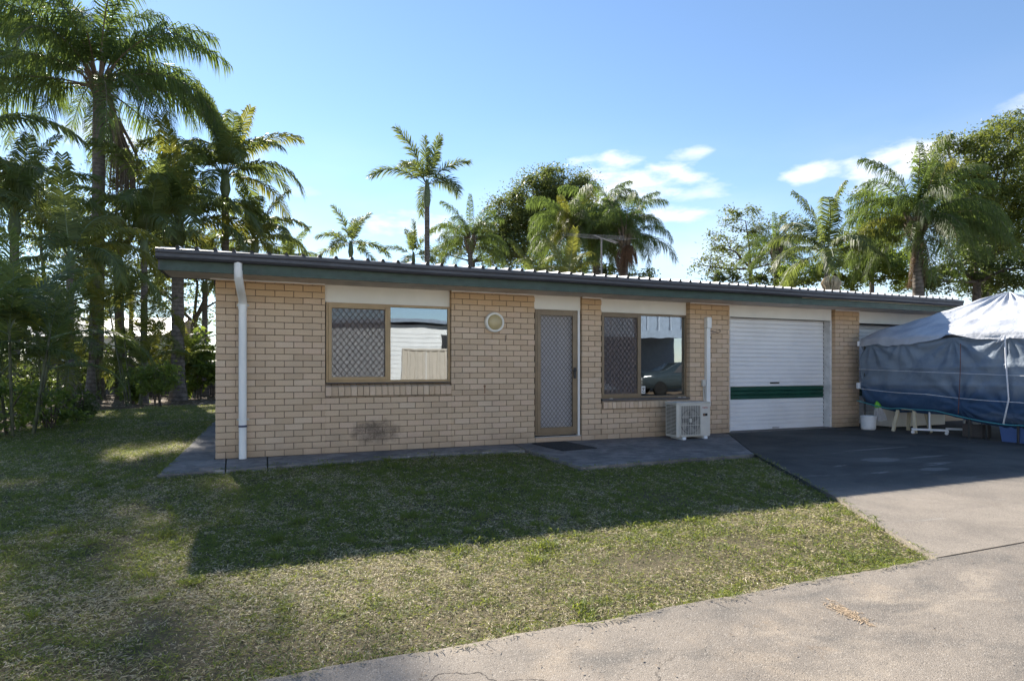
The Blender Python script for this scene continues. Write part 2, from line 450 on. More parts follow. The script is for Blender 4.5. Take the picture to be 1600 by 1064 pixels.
MAT['bronze']=simple('bronze_aluminium',(.20,.15,.095),.42,.12,5,.05,60,metal=.25)
MAT['gold']=simple('golden_tan_frame',(.36,.25,.13),.45,.12,5,.05,60,metal=.15)
MAT['mesh']=simple('dark_grille_wire',(.07,.055,.045),.5,.2,20,.1,metal=.4)
MAT['sillsheet']=simple('grey_sill_tile',(.11,.10,.095),.85,.2,20)
MAT['black']=simple('black_plastic',(.02,.02,.022),.5,.2)
MAT['pvc']=simple('white_pvc_pipe',(.80,.80,.78),.4,.06,3,.04,30,dirt=.12)
MAT['navyband']=simple('navy_pipe_band',(.03,.04,.10),.5)
MAT['rubber']=simple('charcoal_rubber_mat',(.035,.034,.034),.95,.3,30,.9,200)
MAT['acwhite']=simple('aircon_cream_metal',(.58,.56,.51),.45,.07,4,.05,30,dirt=.12)
MAT['acdark']=simple('aircon_fan_grey',(.20,.20,.19),.55,.2)
MAT['rollwhite']=simple('roller_door_white',(.80,.80,.81),.42,.05,2,.05,30,dirt=.08)
MAT['rollgreen']=simple('roller_door_green',(.012,.07,.045),.4,.2,3,.05,30)
MAT['timber']=simple('weathered_paling_timber',(.12,.105,.095),.95,.4,6,.5,40,stretch=(4,4,.4))
MAT['dark']=simple('dim_interior',(.10,.09,.085),.9,.2,2)
MAT['curtain']=simple('grey_curtain',(.42,.39,.38),.9,.12,3)
MAT['doorpaint']=simple('pale_grey_door',(.70,.68,.68),.5,.05,3)
MAT['lens']=NB('amber_lamp_lens').out((.62,.50,.27),.25,None,spec=.5,transl=(.6,.5,.3),translf=.2)
MAT['steel']=simple('galvanised_steel',(.42,.43,.44),.4,.15,metal=.6)
MAT['antenna']=simple('dull_antenna_alloy',(.15,.145,.14),.7,.2)
MAT['darksteel']=simple('dark_tube_steel',(.07,.075,.08),.4,.15,metal=.5)
MAT['creamp']=simple('cream_plastic',(.62,.55,.40),.45,.08)
MAT['whitep']=simple('white_plastic',(.75,.77,.80),.4,.05)
MAT['limep']=simple('lime_plastic',(.16,.5,.03),.4,.1)
MAT['mopstring']=simple('mop_cotton',(.62,.6,.6),.95,.15,40,.5,200)
MAT['redp']=simple('red_plastic',(.45,.02,.03),.4)
MAT['rope']=simple('white_rope',(.72,.74,.78),.8,.1,50,.6,400)
MAT['tealrope']=simple('teal_rope',(.08,.38,.42),.7,.15,50,.6,400)
MAT['brownrope']=simple('brown_rope',(.16,.07,.06),.8,.15,50)
MAT['weather']=simple('white_weatherboard',(.78,.78,.76),.55,.06,2)
MAT['bluegrey']=simple('blue_grey_roof',(.23,.28,.35),.5,.12)
MAT['bluegreylight']=simple('light_blue_grey_sheet',(.38,.43,.50),.6,.1)
MAT['fencetan']=simple('tan_steel_fence',(.52,.46,.38),.5,.05)
MAT['carpaint']=simple('dark_teal_car_paint',(.025,.035,.04),.2,.1,bump=0)
MAT['tyre']=simple('tyre_rubber',(.012,.012,.012),.9,spec=.1)
MAT['brownp']=simple('brown_painted_door',(.22,.11,.06),.6)
# glass: part mirror, part see-through
b=NB('window_glass')
lw=b.n('ShaderNodeLayerWeight'); lw.inputs[0].default_value=.5
gl=b.n('ShaderNodeBsdfGlossy'); gl.inputs[0].default_value=(.74,.80,.86,1); gl.inputs[1].default_value=.012
b.l(b.bump(b.noise(1.6,2),.05,.02),gl.inputs['Normal'])
tr=b.n('ShaderNodeBsdfTransparent'); tr.inputs[0].default_value=(.55,.58,.6,1)
mx=b.n('ShaderNodeMixShader'); b.l(b.rng(lw.outputs['Facing'],0,1,.24,.85,False),mx.inputs[0]); b.l(tr.outputs[0],mx.inputs[1]); b.l(gl.outputs[0],mx.inputs[2])
o=b.n('ShaderNodeOutputMaterial'); b.l(mx.outputs[0],o.inputs[0]); MAT['glass']=b.m
b=NB('insect_screen')
df=b.n('ShaderNodeBsdfDiffuse'); df.inputs[0].default_value=(.24,.20,.195,1)
tr=b.n('ShaderNodeBsdfTransparent'); mx=b.n('ShaderNodeMixShader'); mx.inputs[0].default_value=.55
b.l(tr.outputs[0],mx.inputs[1]); b.l(df.outputs[0],mx.inputs[2])
o=b.n('ShaderNodeOutputMaterial'); b.l(mx.outputs[0],o.inputs[0]); MAT['flyscreen']=b.m
b=NB('pale_insect_screen')
df=b.n('ShaderNodeBsdfDiffuse'); df.inputs[0].default_value=(.36,.34,.34,1)
tr=b.n('ShaderNodeBsdfTransparent'); mx=b.n('ShaderNodeMixShader'); mx.inputs[0].default_value=.45
b.l(tr.outputs[0],mx.inputs[1]); b.l(df.outputs[0],mx.inputs[2])
o=b.n('ShaderNodeOutputMaterial'); b.l(mx.outputs[0],o.inputs[0]); MAT['doorscreen']=b.m
def fabric(name,a,c,tr,trf,z_blend=False):
    b=NB(name)
    f=b.rng(b.noise(2.4,7,.65),.3,.7)
    col=b.mixc(f,a,c); col=b.mixc(b.math('MULTIPLY',b.rng(b.noise(7,8,.75,dist=1),.58,.68),.3),col,tuple(x*.6 for x in a))
    if z_blend:  # grey-blue cloth turns navy towards the bottom
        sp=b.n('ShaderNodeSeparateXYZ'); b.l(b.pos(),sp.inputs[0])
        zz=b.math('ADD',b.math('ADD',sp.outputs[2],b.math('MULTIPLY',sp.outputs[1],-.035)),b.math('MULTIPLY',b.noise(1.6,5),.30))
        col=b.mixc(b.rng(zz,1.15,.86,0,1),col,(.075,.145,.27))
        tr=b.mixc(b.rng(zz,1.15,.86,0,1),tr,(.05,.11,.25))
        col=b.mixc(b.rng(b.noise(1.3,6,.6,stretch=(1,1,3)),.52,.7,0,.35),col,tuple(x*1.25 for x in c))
    w=b.n('ShaderNodeTexWave'); w.inputs['Scale'].default_value=60; b.l(b.pos(),w.inputs['Vector'])
    h=b.math('ADD',b.math('MULTIPLY',b.noise(9,6,.6,dist=1.5),1.0),b.math('MULTIPLY',w.outputs[1],.03))
    return b.out(col,.62,b.bump(h,.5,.03),spec=.35,transl=tr,translf=trf)
MAT['canopy']=fabric('silver_canopy_cloth',(.40,.42,.47),(.56,.58,.62),(.4,.5,.66),.10)
MAT['tarp']=fabric('blue_grey_tarp',(.24,.30,.38),(.35,.42,.50),(.26,.34,.45),.38,z_blend=True)
MAT['tarpnavy']=fabric('navy_tarp',(.045,.10,.20),(.09,.165,.29),(.04,.09,.22),.3)
b=NB('clear_blue_tub'); MAT['tub']=b.out((.16,.26,.55),.3,None,spec=.5,transl=(.2,.35,.7),translf=.4)

# ------------------------------------------------------------------ ground
def edge_x(y):
    """left edge of the side drive"""
    pts=[(-6.3,4.45),(-6.12,4.60),(-5.7,4.85),(-4.72,5.49),(-2.25,6.9),(0,8.45),(1,9.1)]
    return float(np.interp(y,[p[0] for p in pts],[p[1] for p in pts]))
def drive_y(x): return -6.19+.008*math.sin(x*2.1)+.008*math.sin(x*7.3+1)+.005*math.sin(x*23)
def path_y(x):
    return float(np.interp(x,[-.5,0,1.25,2.8,4.2],[-1.03,-.93,-.76,-.55,-.72]))

g=MB(); g.add([(-900,-900,-.08),(900,-900,-.08),(900,900,-.08),(-900,900,-.08)],[(0,1,2,3)])
tag(g.build('ground',MAT['soil']),kind='structure')

def poly_sheet(name, pts, z, mat, thick=.1, kind='structure'):
    bm=bmesh.new(); vs=[bm.verts.new((p[0],p[1],z)) for p in pts]; f=bm.faces.new(vs)
    if f.normal.z<0: f.normal_flip()
    f.normal_update()
    r=bmesh.ops.extrude_face_region(bm,geom=[f])
    for v in [q for q in r['geom'] if isinstance(q,bmesh.types.BMVert)]: v.co.z-=thick
    bmesh.ops.recalc_face_normals(bm,faces=bm.faces[:])
    bmesh.ops.triangulate(bm,faces=bm.faces[:])
    me=bpy.data.meshes.new(name); bm.to_mesh(me); bm.free(); me.materials.append(mat)
    o=link(bpy.data.objects.new(name,me)); 
    if kind: o['kind']=kind
    return o
rnd=random.Random(3)
def wob(a=.012): return rnd.uniform(-a,a)
# lawn soil
lawn_edge_far=[(-.5,13.5),(-2.0,13.8),(-3.4,12.2),(-4.3,11.6),(-4.2,8.6),(-3.9,5.9),(-4.6,4.4),(-7,3.6),(-14,3.2)]
lp=[(-14,-6.2)]+[(x,drive_y(x)+.0) for x in np.arange(-13.9,4.5,.12)]+[(edge_x(y),y) for y in np.arange(-6.1,-.01,.15)]+[(8.4,-.01),(-.5,-.01)]+lawn_edge_far
poly_sheet('lawn_ground',lp,-.045,MAT['lawnsoil'],.02)
# footpath slabs along wall and down the side
pp=[(-.5,-1.04)]+[(x,path_y(x)+wob(.01)) for x in np.arange(-.3,.62,.15)]+[(.62,path_y(.62)),(.62,.0),(-.02,.0),(-.02,.02),(-.5,.02)]
SL=[[(-.5,-1.04),(-.2,-.99+wob()),(.17,-.93),(.12,.0),(-.5,.0)],
    [(.185,-.93),(.4,-.90),(.625,-.86),(.62,.0),(.135,.0)],
    [(.64,-.86)]+[(x,path_y(x)+wob(.015)) for x in np.arange(.8,2.75,.12)]+[(2.78,path_y(2.78)),(2.74,0),(.635,0)],
    [(2.795,path_y(2.8))]+[(x,path_y(x)+wob(.015)) for x in np.arange(2.9,4.08,.12)]+[(4.09,-.72),(4.2,0),(2.755,0)]]
for q in range(5):
    y0=.015+q*2.6; SL.append([(-.5+wob(),y0),(-.02,y0),(-.02,y0+2.585),(-.5+wob(),y0+2.585)])
path_root=tag(empty('footpath',(0,0,0)),kind='structure')
for s_ in SL:
    o=poly_sheet('slab',s_,0.0,MAT['slab'],.1,None); o.parent=path_root
py=[(4.11,-2.33),(4.22,-.02),(4.22,0.0),(8.32,0.0)]
P=[(4.115,-.73),(4.12,-2.33)]+[(x,-2.33+.015*(x-4.1)+wob(.015)) for x in np.arange(4.3,6.8,.15)]+[(6.88,-2.26)]+[(edge_x(y)-.03,y) for y in np.arange(-2.1,-.05,.2)]+[(8.3,-.0),(4.22,0)]
poly_sheet('porch_slab',P,0.002,MAT['slab'],.1)
# side drive and main driveway
P=[(edge_x(y)+.02*mnoise.noise((y*3,0,0)),y) for y in np.arange(-6.18,0.0,.1)]+[(8.45,0.0),(8.5,.5),(30,.5),(30,-6.18)]
poly_sheet('side_drive',P,-.004,MAT['apron'],.1)
P=[(-14,-6.2)]+[(x,drive_y(x)) for x in np.arange(-13.9,4.6,.1)]+[(4.7,-6.195),(30,-6.195),(30,-11.6),(-14,-11.6)]
poly_sheet('driveway',P,-.006,MAT['drive'],.1)

def in_lawn(x,y,j=0.0):
    x=np.asarray(x,float); y=np.asarray(y,float)
    py_=np.interp(x,[-.5,0,1.25,2.8,4.2],[-1.03,-.93,-.76,-.55,-.72])
    dy_=-6.19+.008*np.sin(x*2.1)+.008*np.sin(x*7.3+1)+.005*np.sin(x*23)
    ex=np.interp(y,[-6.3,-6.12,-5.7,-4.72,-2.25,0,1],[4.45,4.60,4.85,5.49,6.9,8.45,9.1])
    ok=(y>dy_-j)&(y<13.6)&(x<ex-.01+j)
    ok&=~((y>0)&(x>-.5+j))
    ok&=~((y<=0)&(x>4.1+j)&(y>-2.34+j))
    ok&=~((y<=0)&(x>-.5+j)&(x<=4.2)&(y>py_+j))
    lim=np.interp(y,[3.2,3.6,4.4,5.9,8.6,11.6,12.2,13.8],[-14,-7,-4.6,-3.9,-4.2,-4.3,-3.4,-2.0])
    ok&=~((x<-3)&(y>3.2)&(x<lim))
    return ok

# grass blades
rs=np.random.RandomState(11)
def grass():
    N=5600000
    x=rs.uniform(-14,8.4,N); y=rs.uniform(-6.3,13.7,N)
    dx=x-CX; dy=y-CY; xc=_ca*dx-_sa*dy; zc=_sa*dx+_ca*dy
    vis=(zc>1.5)&(np.abs(xc)<zc*.93+.6)
    d=np.sqrt(dx*dx+dy*dy)
    keep=vis&(rs.rand(N)<np.minimum(1,(4.2/np.maximum(d,.1))**1.45))
    x=x[keep];y=y[keep];d=d[keep]
    edge=.02*np.clip(1+1.2*np.sin(x*9+2*np.sin(y*7))+.8*np.sin(x*31+y*23),0,2.5)*rs.rand(len(x))
    ok=in_lawn(x,y,edge)
    x=x[ok];y=y[ok];d=d[ok]; n=len(x)
    over=~in_lawn(x,y,-.005)
    # patchiness
    pn=np.array([mnoise.noise((a*.9,b_*.9,0))+.6*mnoise.noise((a*2.7,b_*2.7,3)) for a,b_ in zip(x,y)])
    fn=np.array([mnoise.noise((a*9,b_*9,5)) for a,b_ in zip(x,y)])
    # bare worn strip beside the driveway corner
    bare=np.exp(-(((x-3.4)/1.5)**2+((y+5.55)/.28)**2))+.8*np.exp(-(((x-.9)/1.2)**2+((y+5.9)/.22)**2))
    thin=np.array([mnoise.noise((a*1.6+7,b_*1.6,11)) for a,b_ in zip(x,y)])
    k2=rs.rand(n)>np.clip(bare*.62+np.clip(thin-.12,0,.5)*1.3,0,.85)
    x,y,d,pn,fn,bare,over=x[k2],y[k2],d[k2],pn[k2],fn[k2],bare[k2],over[k2]; n=len(x)
    green=rs.rand(n)<(.56-.48*pn+.8*fn-.35*bare+.10*(y>-4.6)+.05*(x>2)+.25*over)  # more green, less straw inside the house shadow: shade put into blade colour
    tone=np.where(green,rs.uniform(0,.5,n)+.0,rs.uniform(.52,1,n)-.12*bare)
    tone=np.clip(tone,0,1)
    sc_=np.clip((d/3.6)**.5,1,2.3)
    L=rs.uniform(.016,.040,n)*np.where(green,1+.9*np.clip(fn,0,.5),1)*np.where(rs.rand(n)<.05,1.5,1)*np.where(green,1.1,.95)*sc_**.55
    w=rs.uniform(.0014,.0029,n)*sc_
    a=rs.uniform(0,2*np.pi,n); inc=np.where(green,rs.uniform(.15,1.0,n),rs.uniform(-.02,.55,n))
    # coarse weedy tufts: longer, upright, greener blades round scattered centres
    nc=420; cxs=rs.uniform(-6,8,nc); cys=rs.uniform(-6.15,4,nc); cr_=rs.uniform(.02,.07,nc)
    tuft=np.zeros(n,bool)
    for u,v_,r0 in zip(cxs,cys,cr_): tuft|=((x-u)**2+(y-v_)**2<r0*r0)
    L=np.where(tuft,L*1.9,L); w=np.where(tuft,w*1.35,w); tone=np.where(tuft,tone*.45,tone); inc=np.where(tuft,np.abs(inc)+.35,inc)
    ca,sa_=np.cos(a),np.sin(a)
    z0=-.045+np.where(green,rs.uniform(0,.008,n),rs.uniform(.0,.02,n))
    z0=np.where(over,.002,z0); P0=np.stack([x,y,z0],1)
    dirx=np.stack([ca*np.cos(inc),sa_*np.cos(inc),np.sin(inc)],1)
    bend=np.stack([ca,sa_,-.5*np.ones(n)],1)
    M_=P0+dirx*(L*.55)[:,None]
    T=M_+(dirx*.5+bend*.35)*(L*.55)[:,None]; T[:,2]=np.maximum(T[:,2],np.where(over,.004,-.04))
    roll=rs.uniform(-.9,.9,n)
    side=np.stack([-sa_*np.cos(roll),ca*np.cos(roll),np.sin(roll)],1)*w[:,None]
    V=np.stack([P0,M_+side,T,M_-side],1).reshape(-1,3)
    i=np.arange(n)*4
    t=np.concatenate([np.stack([i,i+1,i+3],1),np.stack([i+1,i+2,i+3],1)])
    o=from_np('lawn_grass',V,None,t,[MAT['grass']],tone=np.repeat(tone,4))
    tag(o,'short patchy green and straw coloured lawn in front of the brick house','grass',kind='stuff')
    return n
NG=grass(); print('blades',NG)

# litter scattered: garden bed leaves, twigs on the drive
def litter(name,label,cat,pts,size,mat,seed,lift=.004,thin=1.):
    r=np.random.RandomState(seed); n=len(pts); P=np.array(pts)
    a=r.uniform(0,6.28,n); s=r.uniform(.5,1.2,n)*size; asp=r.uniform(.15,.5,n)*thin
    d=np.stack([np.cos(a),np.sin(a),r.uniform(-.15,.35,n)*thin],1); e=np.stack([-np.sin(a),np.cos(a),r.uniform(-.3,.3,n)],1)
    P[:,2]+=lift+np.abs(d[:,2])*s*.5+np.abs(e[:,2])*s*asp*.5
    V=np.stack([P-d*(s/2)[:,None],P-e*(s*asp/2)[:,None],P+d*(s/2)[:,None],P+e*(s*asp/2)[:,None]],1).reshape(-1,3)
    i=np.arange(n)*4
    o=from_np(name,V,np.stack([i,i+1,i+2,i+3],1),None,[mat],tone=np.repeat(r.rand(n),4))
    return tag(o,label,cat,kind='stuff')
r_=random.Random(5)
pts=[]
for k in range(9000):
    x=r_.uniform(-16,-.2); y=r_.uniform(4,26)
    if not bool(in_lawn(x,y)) and (x<-.6): pts.append((x,y,-.078))
litter('fallen_leaves','brown and pale fallen leaves covering the garden bed under the palms','leaf litter',pts,.16,MAT['litter'],1)
pts=[]
ca_=W(1298,943,1.195*FPX/(943-575)); cb_=W(1352,972,1.195*FPX/(972-575))
for k in range(330):
    t=r_.gauss(.5,.28); p=ca_.lerp(cb_,t); pts.append((p.x+r_.gauss(0,.022),p.y+r_.gauss(0,.022),-.005))
litter('pine_needle_clump','small clump of tan dry needles lying on the driveway','debris',pts,.04,MAT['needle'],2,.001,.35)
pts=[]
for k in range(520):
    x=r_.uniform(-.8,9); y=r_.uniform(-8.5,-6.2)
    if y<drive_y(x): pts.append((x,y,-.004))
for k in range(220):
    x=r_.uniform(-.2,2.4); pts.append((x,drive_y(x)-abs(r_.gauss(.15,.35))-.02,-.004))
litter('driveway_leaf_specks','tiny dry leaf bits and grit scattered over the driveway','debris',pts,.018,MAT['litter'],3)

# ------------------------------------------------------------------ house
HT=2.36
house=empty('brick_house',(0,0,0),'long low cream brick unit with green fascia, two windows, door and roller door','house')
wall=MB()
MY=.012
def wseg(x0,x1,z0,z1): wall.box(x0+.004,x1-.004,MY,.11,z0,z1)
wseg(0.012,1.37,0,HT); wseg(1.37,3.19,0,.80); wseg(3.19,4.56,0,HT)
wseg(4.56,5.42,-.02,.075)
wseg(5.42,5.78,0,HT); wseg(5.78,7.59,0,.51); wseg(7.59,8.48,0,HT)
wseg(11.17,11.84,0,HT)
# reveals are deeper piers
wall.box(3.19,3.30,.11,.3,0,HT); wall.box(7.60,7.72,.11,.3,0,HT)
# left side wall, back wall, right end wall, party wall, floor
wall.box(.012,.12,.11,8.4,0,HT); wall.box(0,16,8.4,8.52,0,HT); wall.box(15.9,16,.3,8.4,0,HT)
wall.box(8.40,8.48,.11,6,0,HT)
wall_o=wall.build('wall',MAT['mortar'],house)
inn=MB(); inn.box(.12,8.4,3.0,3.1,0,HT); inn.box(.12,8.4,.2,3.0,-.02,.0); 
inn.box(11.84,15.9,2.9,3.0,0,HT)
inn.build('room_partition',MAT['dark'],house)

# bricks
BL,BH,J=.24,.086,.008
brs=[]     # (x0,x1,z0,z1,y)
def course_fill(x0,x1,z0,z1,xo=0.0,face='front'):
    k0=int(round(z0/BH)); 
    k=k0; z=k0*BH
    while z<z1-.015:
        off=(0 if k%2==0 else BL/2)+xo
        zt=min(z+BH,z1)
        j=math.floor((x0-off)/BL)
        x=off+j*BL
        while x<x1-.01:
            a,b2=max(x,x0),min(x+BL,x1)
            if b2-a>.03: brs.append((a+J/2 if a>x0+.001 else a,b2-J/2 if b2<x1-.001 else b2,z+J/2,zt-J/2))
            x+=BL
        z+=BH;k+=1
course_fill(0,1.37,0,HT,.12)
course_fill(1.37,3.19,0,.79,.12)
course_fill(3.19,4.565,0,HT,.12)
course_fill(5.415,5.785,0,HT,5.415)
course_fill(5.785,7.59,0,.515,5.415)
course_fill(7.59,8.485,0,HT,7.59)
course_fill(11.165,11.845,0,HT,11.165)
def cam_size(a,b2,z0,z1,y=0):
    cx=(a+b2)/2; zc=_sa*(cx-CX)+_ca*(y-CY); return (b2-a)*(z1-z0)/zc**2
order=sorted(range(len(brs)),key=lambda i:-cam_size(*brs[i]))
cache={}
rb=random.Random(8)
def brick_mesh(w,h,d,name='brick'):
    key=(round(w,3),round(h,3),round(d,3))
    if key in cache: return cache[key]
    bm=MB(); bm.box(-w/2,w/2,0,d,-h/2,h/2,bev=.003)
    me=bpy.data.meshes.new(name); me.from_pydata(bm.v,[],bm.f); me.materials.append(MAT['brick']); cache[key]=me; return me
rest=MB()
for n_,i in enumerate(order):
    a,b2,z0,z1=brs[i]; w,h=b2-a,z1-z0; yo=rb.uniform(-.0015,.0015)
    if n_<300:
        o=bpy.data.objects.new('brick',brick_mesh(w,h,.09)); link(o,wall_o); o.location=((a+b2)/2,yo,(z0+z1)/2)
    else:
        rest.ct=rb.random(); rest.box(a,b2,yo,.09,z0,z1,bev=.003)
# reveal bricks: sides of piers (returns), left side wall faces, door step
def ret(xa,xb,y0,y1,z0,z1):
    z=z0;k=0
    while z<z1-.02:
        zt=min(z+BH,z1); rest.ct=rb.random(); rest.box(xa,xb,y0,y1,z+J/2,zt-J/2,bev=.003); z+=BH;k+=1
ret(3.185,3.28,.093,.2,.8,HT); ret(7.585,7.7,.093,.2,.52,HT); ret(11.16,11.26,.093,.16,0,HT); ret(5.412,5.5,.093,.2,.1,HT)
y=.1
for k in range(28):
    yy=.093+(BL/2 if k%2 else 0)
    yq=.093
    while yq<8.5:
        y2=min(yq+(BL/2 if (yq<.1 and k%2) else BL),8.5); rest.ct=rb.random()
        if yq<4: rest.box(0,.1,yq+J,y2,k*BH+J/2,min((k+1)*BH,HT)-J/2)
        yq=y2
rb_o=rest.build('brick_courses',MAT['brickb'],wall_o,tone=True); rb_o['kind']='stuff'
# side wall beyond 4 m (unseen from the front): one plain skin
# rowlock sills
def sill(x0,x1,zt,zb,yf,yb,zback,n,name,parent):
    w=(x1-x0)/n
    for i in range(n):
        m=MB(); a=x0+i*w+.004; c2=x0+(i+1)*w-.004; j=rb.uniform(-.002,.002)
        pr=[(a,yf+j,zb),(a,yf+j,zt),(a,yb,zback),(a,yb,zb)]
        m.add(pr+[(c2,p[1],p[2]) for p in pr],[(0,1,2,3),(7,6,5,4),(0,4,5,1),(1,5,6,2),(2,6,7,3),(3,7,4,0)])
        m.build(name,MAT['brick'],parent)
sill(1.372,3.185,.925,.80,-.03,.11,.975,21,'sill_brick',wall_o)
sill(5.80,7.588,.62,.515,-.035,.12,.665,21,'sill_brick',wall_o)
m=MB(); m.box(1.372,3.185,-.02,.1,.925-.13,.80); m.box(5.80,7.588,-.02,.1,.50,.515); m.box(1.38,3.18,0,.1,.81,.92); m.box(5.81,7.58,0,.1,.52,.60); m.build('sill_mortar',MAT['mortar'],wall_o)
m=MB(); m.box(4.575,5.40,-.004,.12,.006,.072,bev=.004); m.build('door_step',MAT['brick'],house)

# header panels, moulding, soffit, fascia, gutter, roof
def panel(x0,x1,z0,y0=.085,thick=.03,name='header_panel'):
    m=MB(); m.box(x0,x1,y0,y0+thick,z0,HT,bev=.002); return m.build(name,MAT['offwhite'],house)
panel(1.374,3.186,2.115); panel(4.57,5.41,2.135,.05,.03); panel(5.79,7.585,2.135,.1,.03); panel(8.49,11.13,2.14,.06,.05); panel(11.86,15.9,2.12,.10,.05)
for a,c2 in ((-.06,1.37),(3.19,4.565),(5.415,5.785),(7.59,8.485),(11.165,11.845)):
    m=MB(); m.box(a,c2,-.022,-.003,HT-.022,HT-.002); m.build('soffit_trim',MAT['white'],house)
EX0,EX1=-.56,13.95
m=MB(); m.box(EX0+.03,EX1,-.58,.13,HT,HT+.02); m.box(EX1,16.2,-.3,.3,HT,HT+.02); m.build('soffit',MAT['soffit'],house)
for xj in (1.15,4.05,6.9,9.9,12.4):
    m=MB(); m.box(xj,xj+.035,-.575,.0,HT-.006,HT-.001); m.build('soffit_joint_strip',MAT['soffit'],house)
m=MB(); m.box(EX0+.02,EX1,-.605,-.58,HT-.015,HT+.14); m.build('fascia',MAT['greenp'],house)
m=MB(); m.box(9.6,13.9,-.609,-.6055,HT+.100,HT+.109); m.build('flaking_trim',MAT['creamp'],house)
# side verge
m=MB(); m.box(EX0,EX0+.028,-.60,.13,HT-.01,HT+.22); m.box(EX0+.028,0,.11,.135,HT-.01,HT+.22); m.box(-.03,.0,.14,8.6,HT-.05,HT+.24); m.build('barge_board',MAT['gutter'],house)
# quad gutter profile extruded along x
prof=[(-.610,HT+.11),(-.70,HT+.105),(-.722,HT+.13),(-.722,HT+.165),(-.735,HT+.185),(-.735,HT+.222),(-.722,HT+.228),(-.722,HT+.215),(-.715,HT+.20),(-.62,HT+.12),(-.612,HT+.12)]
m=MB(); L=len(prof)
xs=np.linspace(EX0-.01,EX1,30)
vs=[]
for x in xs:
    dz=.004*math.sin(x*1.7)
    vs+=[(x,p[0],p[1]+dz) for p in prof]
fs=[]
for i in range(len(xs)-1):
    for k in range(L):
        k2=(k+1)%L; fs.append((i*L+k,(i+1)*L+k,(i+1)*L+k2,i*L+k2))
m.add(vs,fs); m.add([vs[k] for k in range(L)],[tuple(range(L))]); m.add([vs[-L+k] for k in range(L)],[tuple(range(L))[::-1]])
m.build('gutter',MAT['gutter'],house)
# ribbed roof sheets, falling to the front
PIT=math.tan(R(5.5)); RZ=HT+.243; RY0=-.69; RD=9.3
def roof_sheet(x0,nr):
    m=MB(); pr=[]
    for i in range(nr):
        a=x0+i*.2
        pr+=[(a,0),(a+.145,0),(a+.157,.029),(a+.185,.029),(a+.197,0)]
    pr.append((x0+nr*.2,0))
    mid=RD*.5 if RD>2 else RD
    vs=[(x,RY0,RZ+h) for x,h in pr]+[(x,RY0+mid,RZ+h+PIT*mid) for x,h in pr]+[(x,RY0+RD,RZ+h) for x,h in pr]
    n=len(pr); fs=[(i,i+1,n+i+1,n+i) for i in range(n-1)]+[(n+i,n+i+1,2*n+i+1,2*n+i) for i in range(n-1)]
    m.add(vs,fs)
    # folded down lip in the pans
    for i in range(nr):
        a=x0+i*.2; m.add([(a,RY0,RZ),(a+.145,RY0,RZ),(a+.145,RY0-.003,RZ-.02),(a,RY0-.003,RZ-.02)],[(0,1,2,3)])
    return m.build('roof_sheet',MAT['roof'],house)
x=EX0+.04
RD_full=RD; RD=.85; roof_sheet(x,3); RD=RD_full; x+=.6
while x<EX1-.1:
    n=min(4,int(round((EX1-x)/.2))); roof_sheet(x,n); x+=n*.2
m=MB()   # black fills standing in for shade in the open rib ends
for i in range(72):
    a=EX0+.04+i*.2; m.add([(a+.147,RY0+.02,RZ-.005),(a+.195,RY0+.02,RZ-.005),(a+.185,RY0+.02,RZ+.027),(a+.157,RY0+.02,RZ+.027)],[(0,1,2,3)])
m.build('rib_shade_fill',MAT['black'],house)['kind']='stuff'
m=MB(); m.box(EX1-.02,EX1+.01,-.6,8.6,HT,HT+.23); m.build('right_barge_board',MAT['gutter'],house)

# downpipe
dp=MB()
dp.tube([(.30,-.66,HT+.12),(.30,-.66,HT+.0),(.302,-.64,HT-.05)],.047,14)
d=dp.build('downpipe',MAT['pvc'],house)
m=MB(); m.tube([(.302,-.655,HT+.02),(.302,-.63,HT-.06),(.318,-.36,HT-.20),(.328,-.11,HT-.27),(.328,-.075,HT-.33)],.050,14); m.build('pipe_offset',MAT['pvc'],d)
m=MB(); m.tube([(.328,-.07,HT-.27),(.328,-.07,HT-.42),(.328,-.07,1.3),(.328,-.07,.42)],.049,16); m.tube([(.328,-.07,.42),(.328,-.07,-.0)],.047,16); m.tube([(.328,-.07,HT-.40),(.328,-.07,HT-.31)],.054,16); m.build('pipe_length',MAT['pvc'],d)
m=MB(); m.tube([(.328,-.07,.44),(.328,-.07,.415)],.0535,16); m.build('pipe_band',MAT['navyband'],d)
for z in (2.02,.51):
    m=MB(); m.box(.255,.405,-.012,-.002,z-.012,z+.012); m.build('pipe_bracket',MAT['steel'],d)

def grille(x0,x1,z0,z1,y,dw,dh,r,parent,name='diamond_grille',wave=.0):
    """diamond lattice of thin flat bars, clipped to the frame"""
    m=MB(); cx0=x0
    def seg(xa,za,xb,zb):
        m.obox((xa,y,za),(xb,y,zb),r*2,r*1.2,up=(0,1,0))
    n=int((x1-x0)/dw)+int((z1-z0)/dh)+3
    for sgn in (1,-1):
        for k in range(-n,n):
            # line z = sgn*(dh/dw)*(x - (x0+k*dw)) + z0
            sl_=sgn*dh/dw; xa=x0+k*dw
            pts_=[]
            # clip
            lo,hi=x0,x1
            za=(z0-z0)/sl_+xa; zb=(z1-z0)/sl_+xa
            a,c2=max(lo,min(za,zb)),min(hi,max(za,zb))
            if c2-a<.004: continue
            # break at every half cell with a slight wave so it reads as expanded metal
            step=dw/2; x_=a; q=[a]
            kk=math.ceil((a-xa)/step+1e-6)
            while xa+kk*step<c2-1e-6: q.append(xa+kk*step); kk+=1
            q.append(c2)
            for u,v in zip(q[:-1],q[1:]): 
                if v-u>.003: seg(u,z0+sl_*(u-xa),v,z0+sl_*(v-xa))
    return m.build(name,MAT['mesh'],parent)
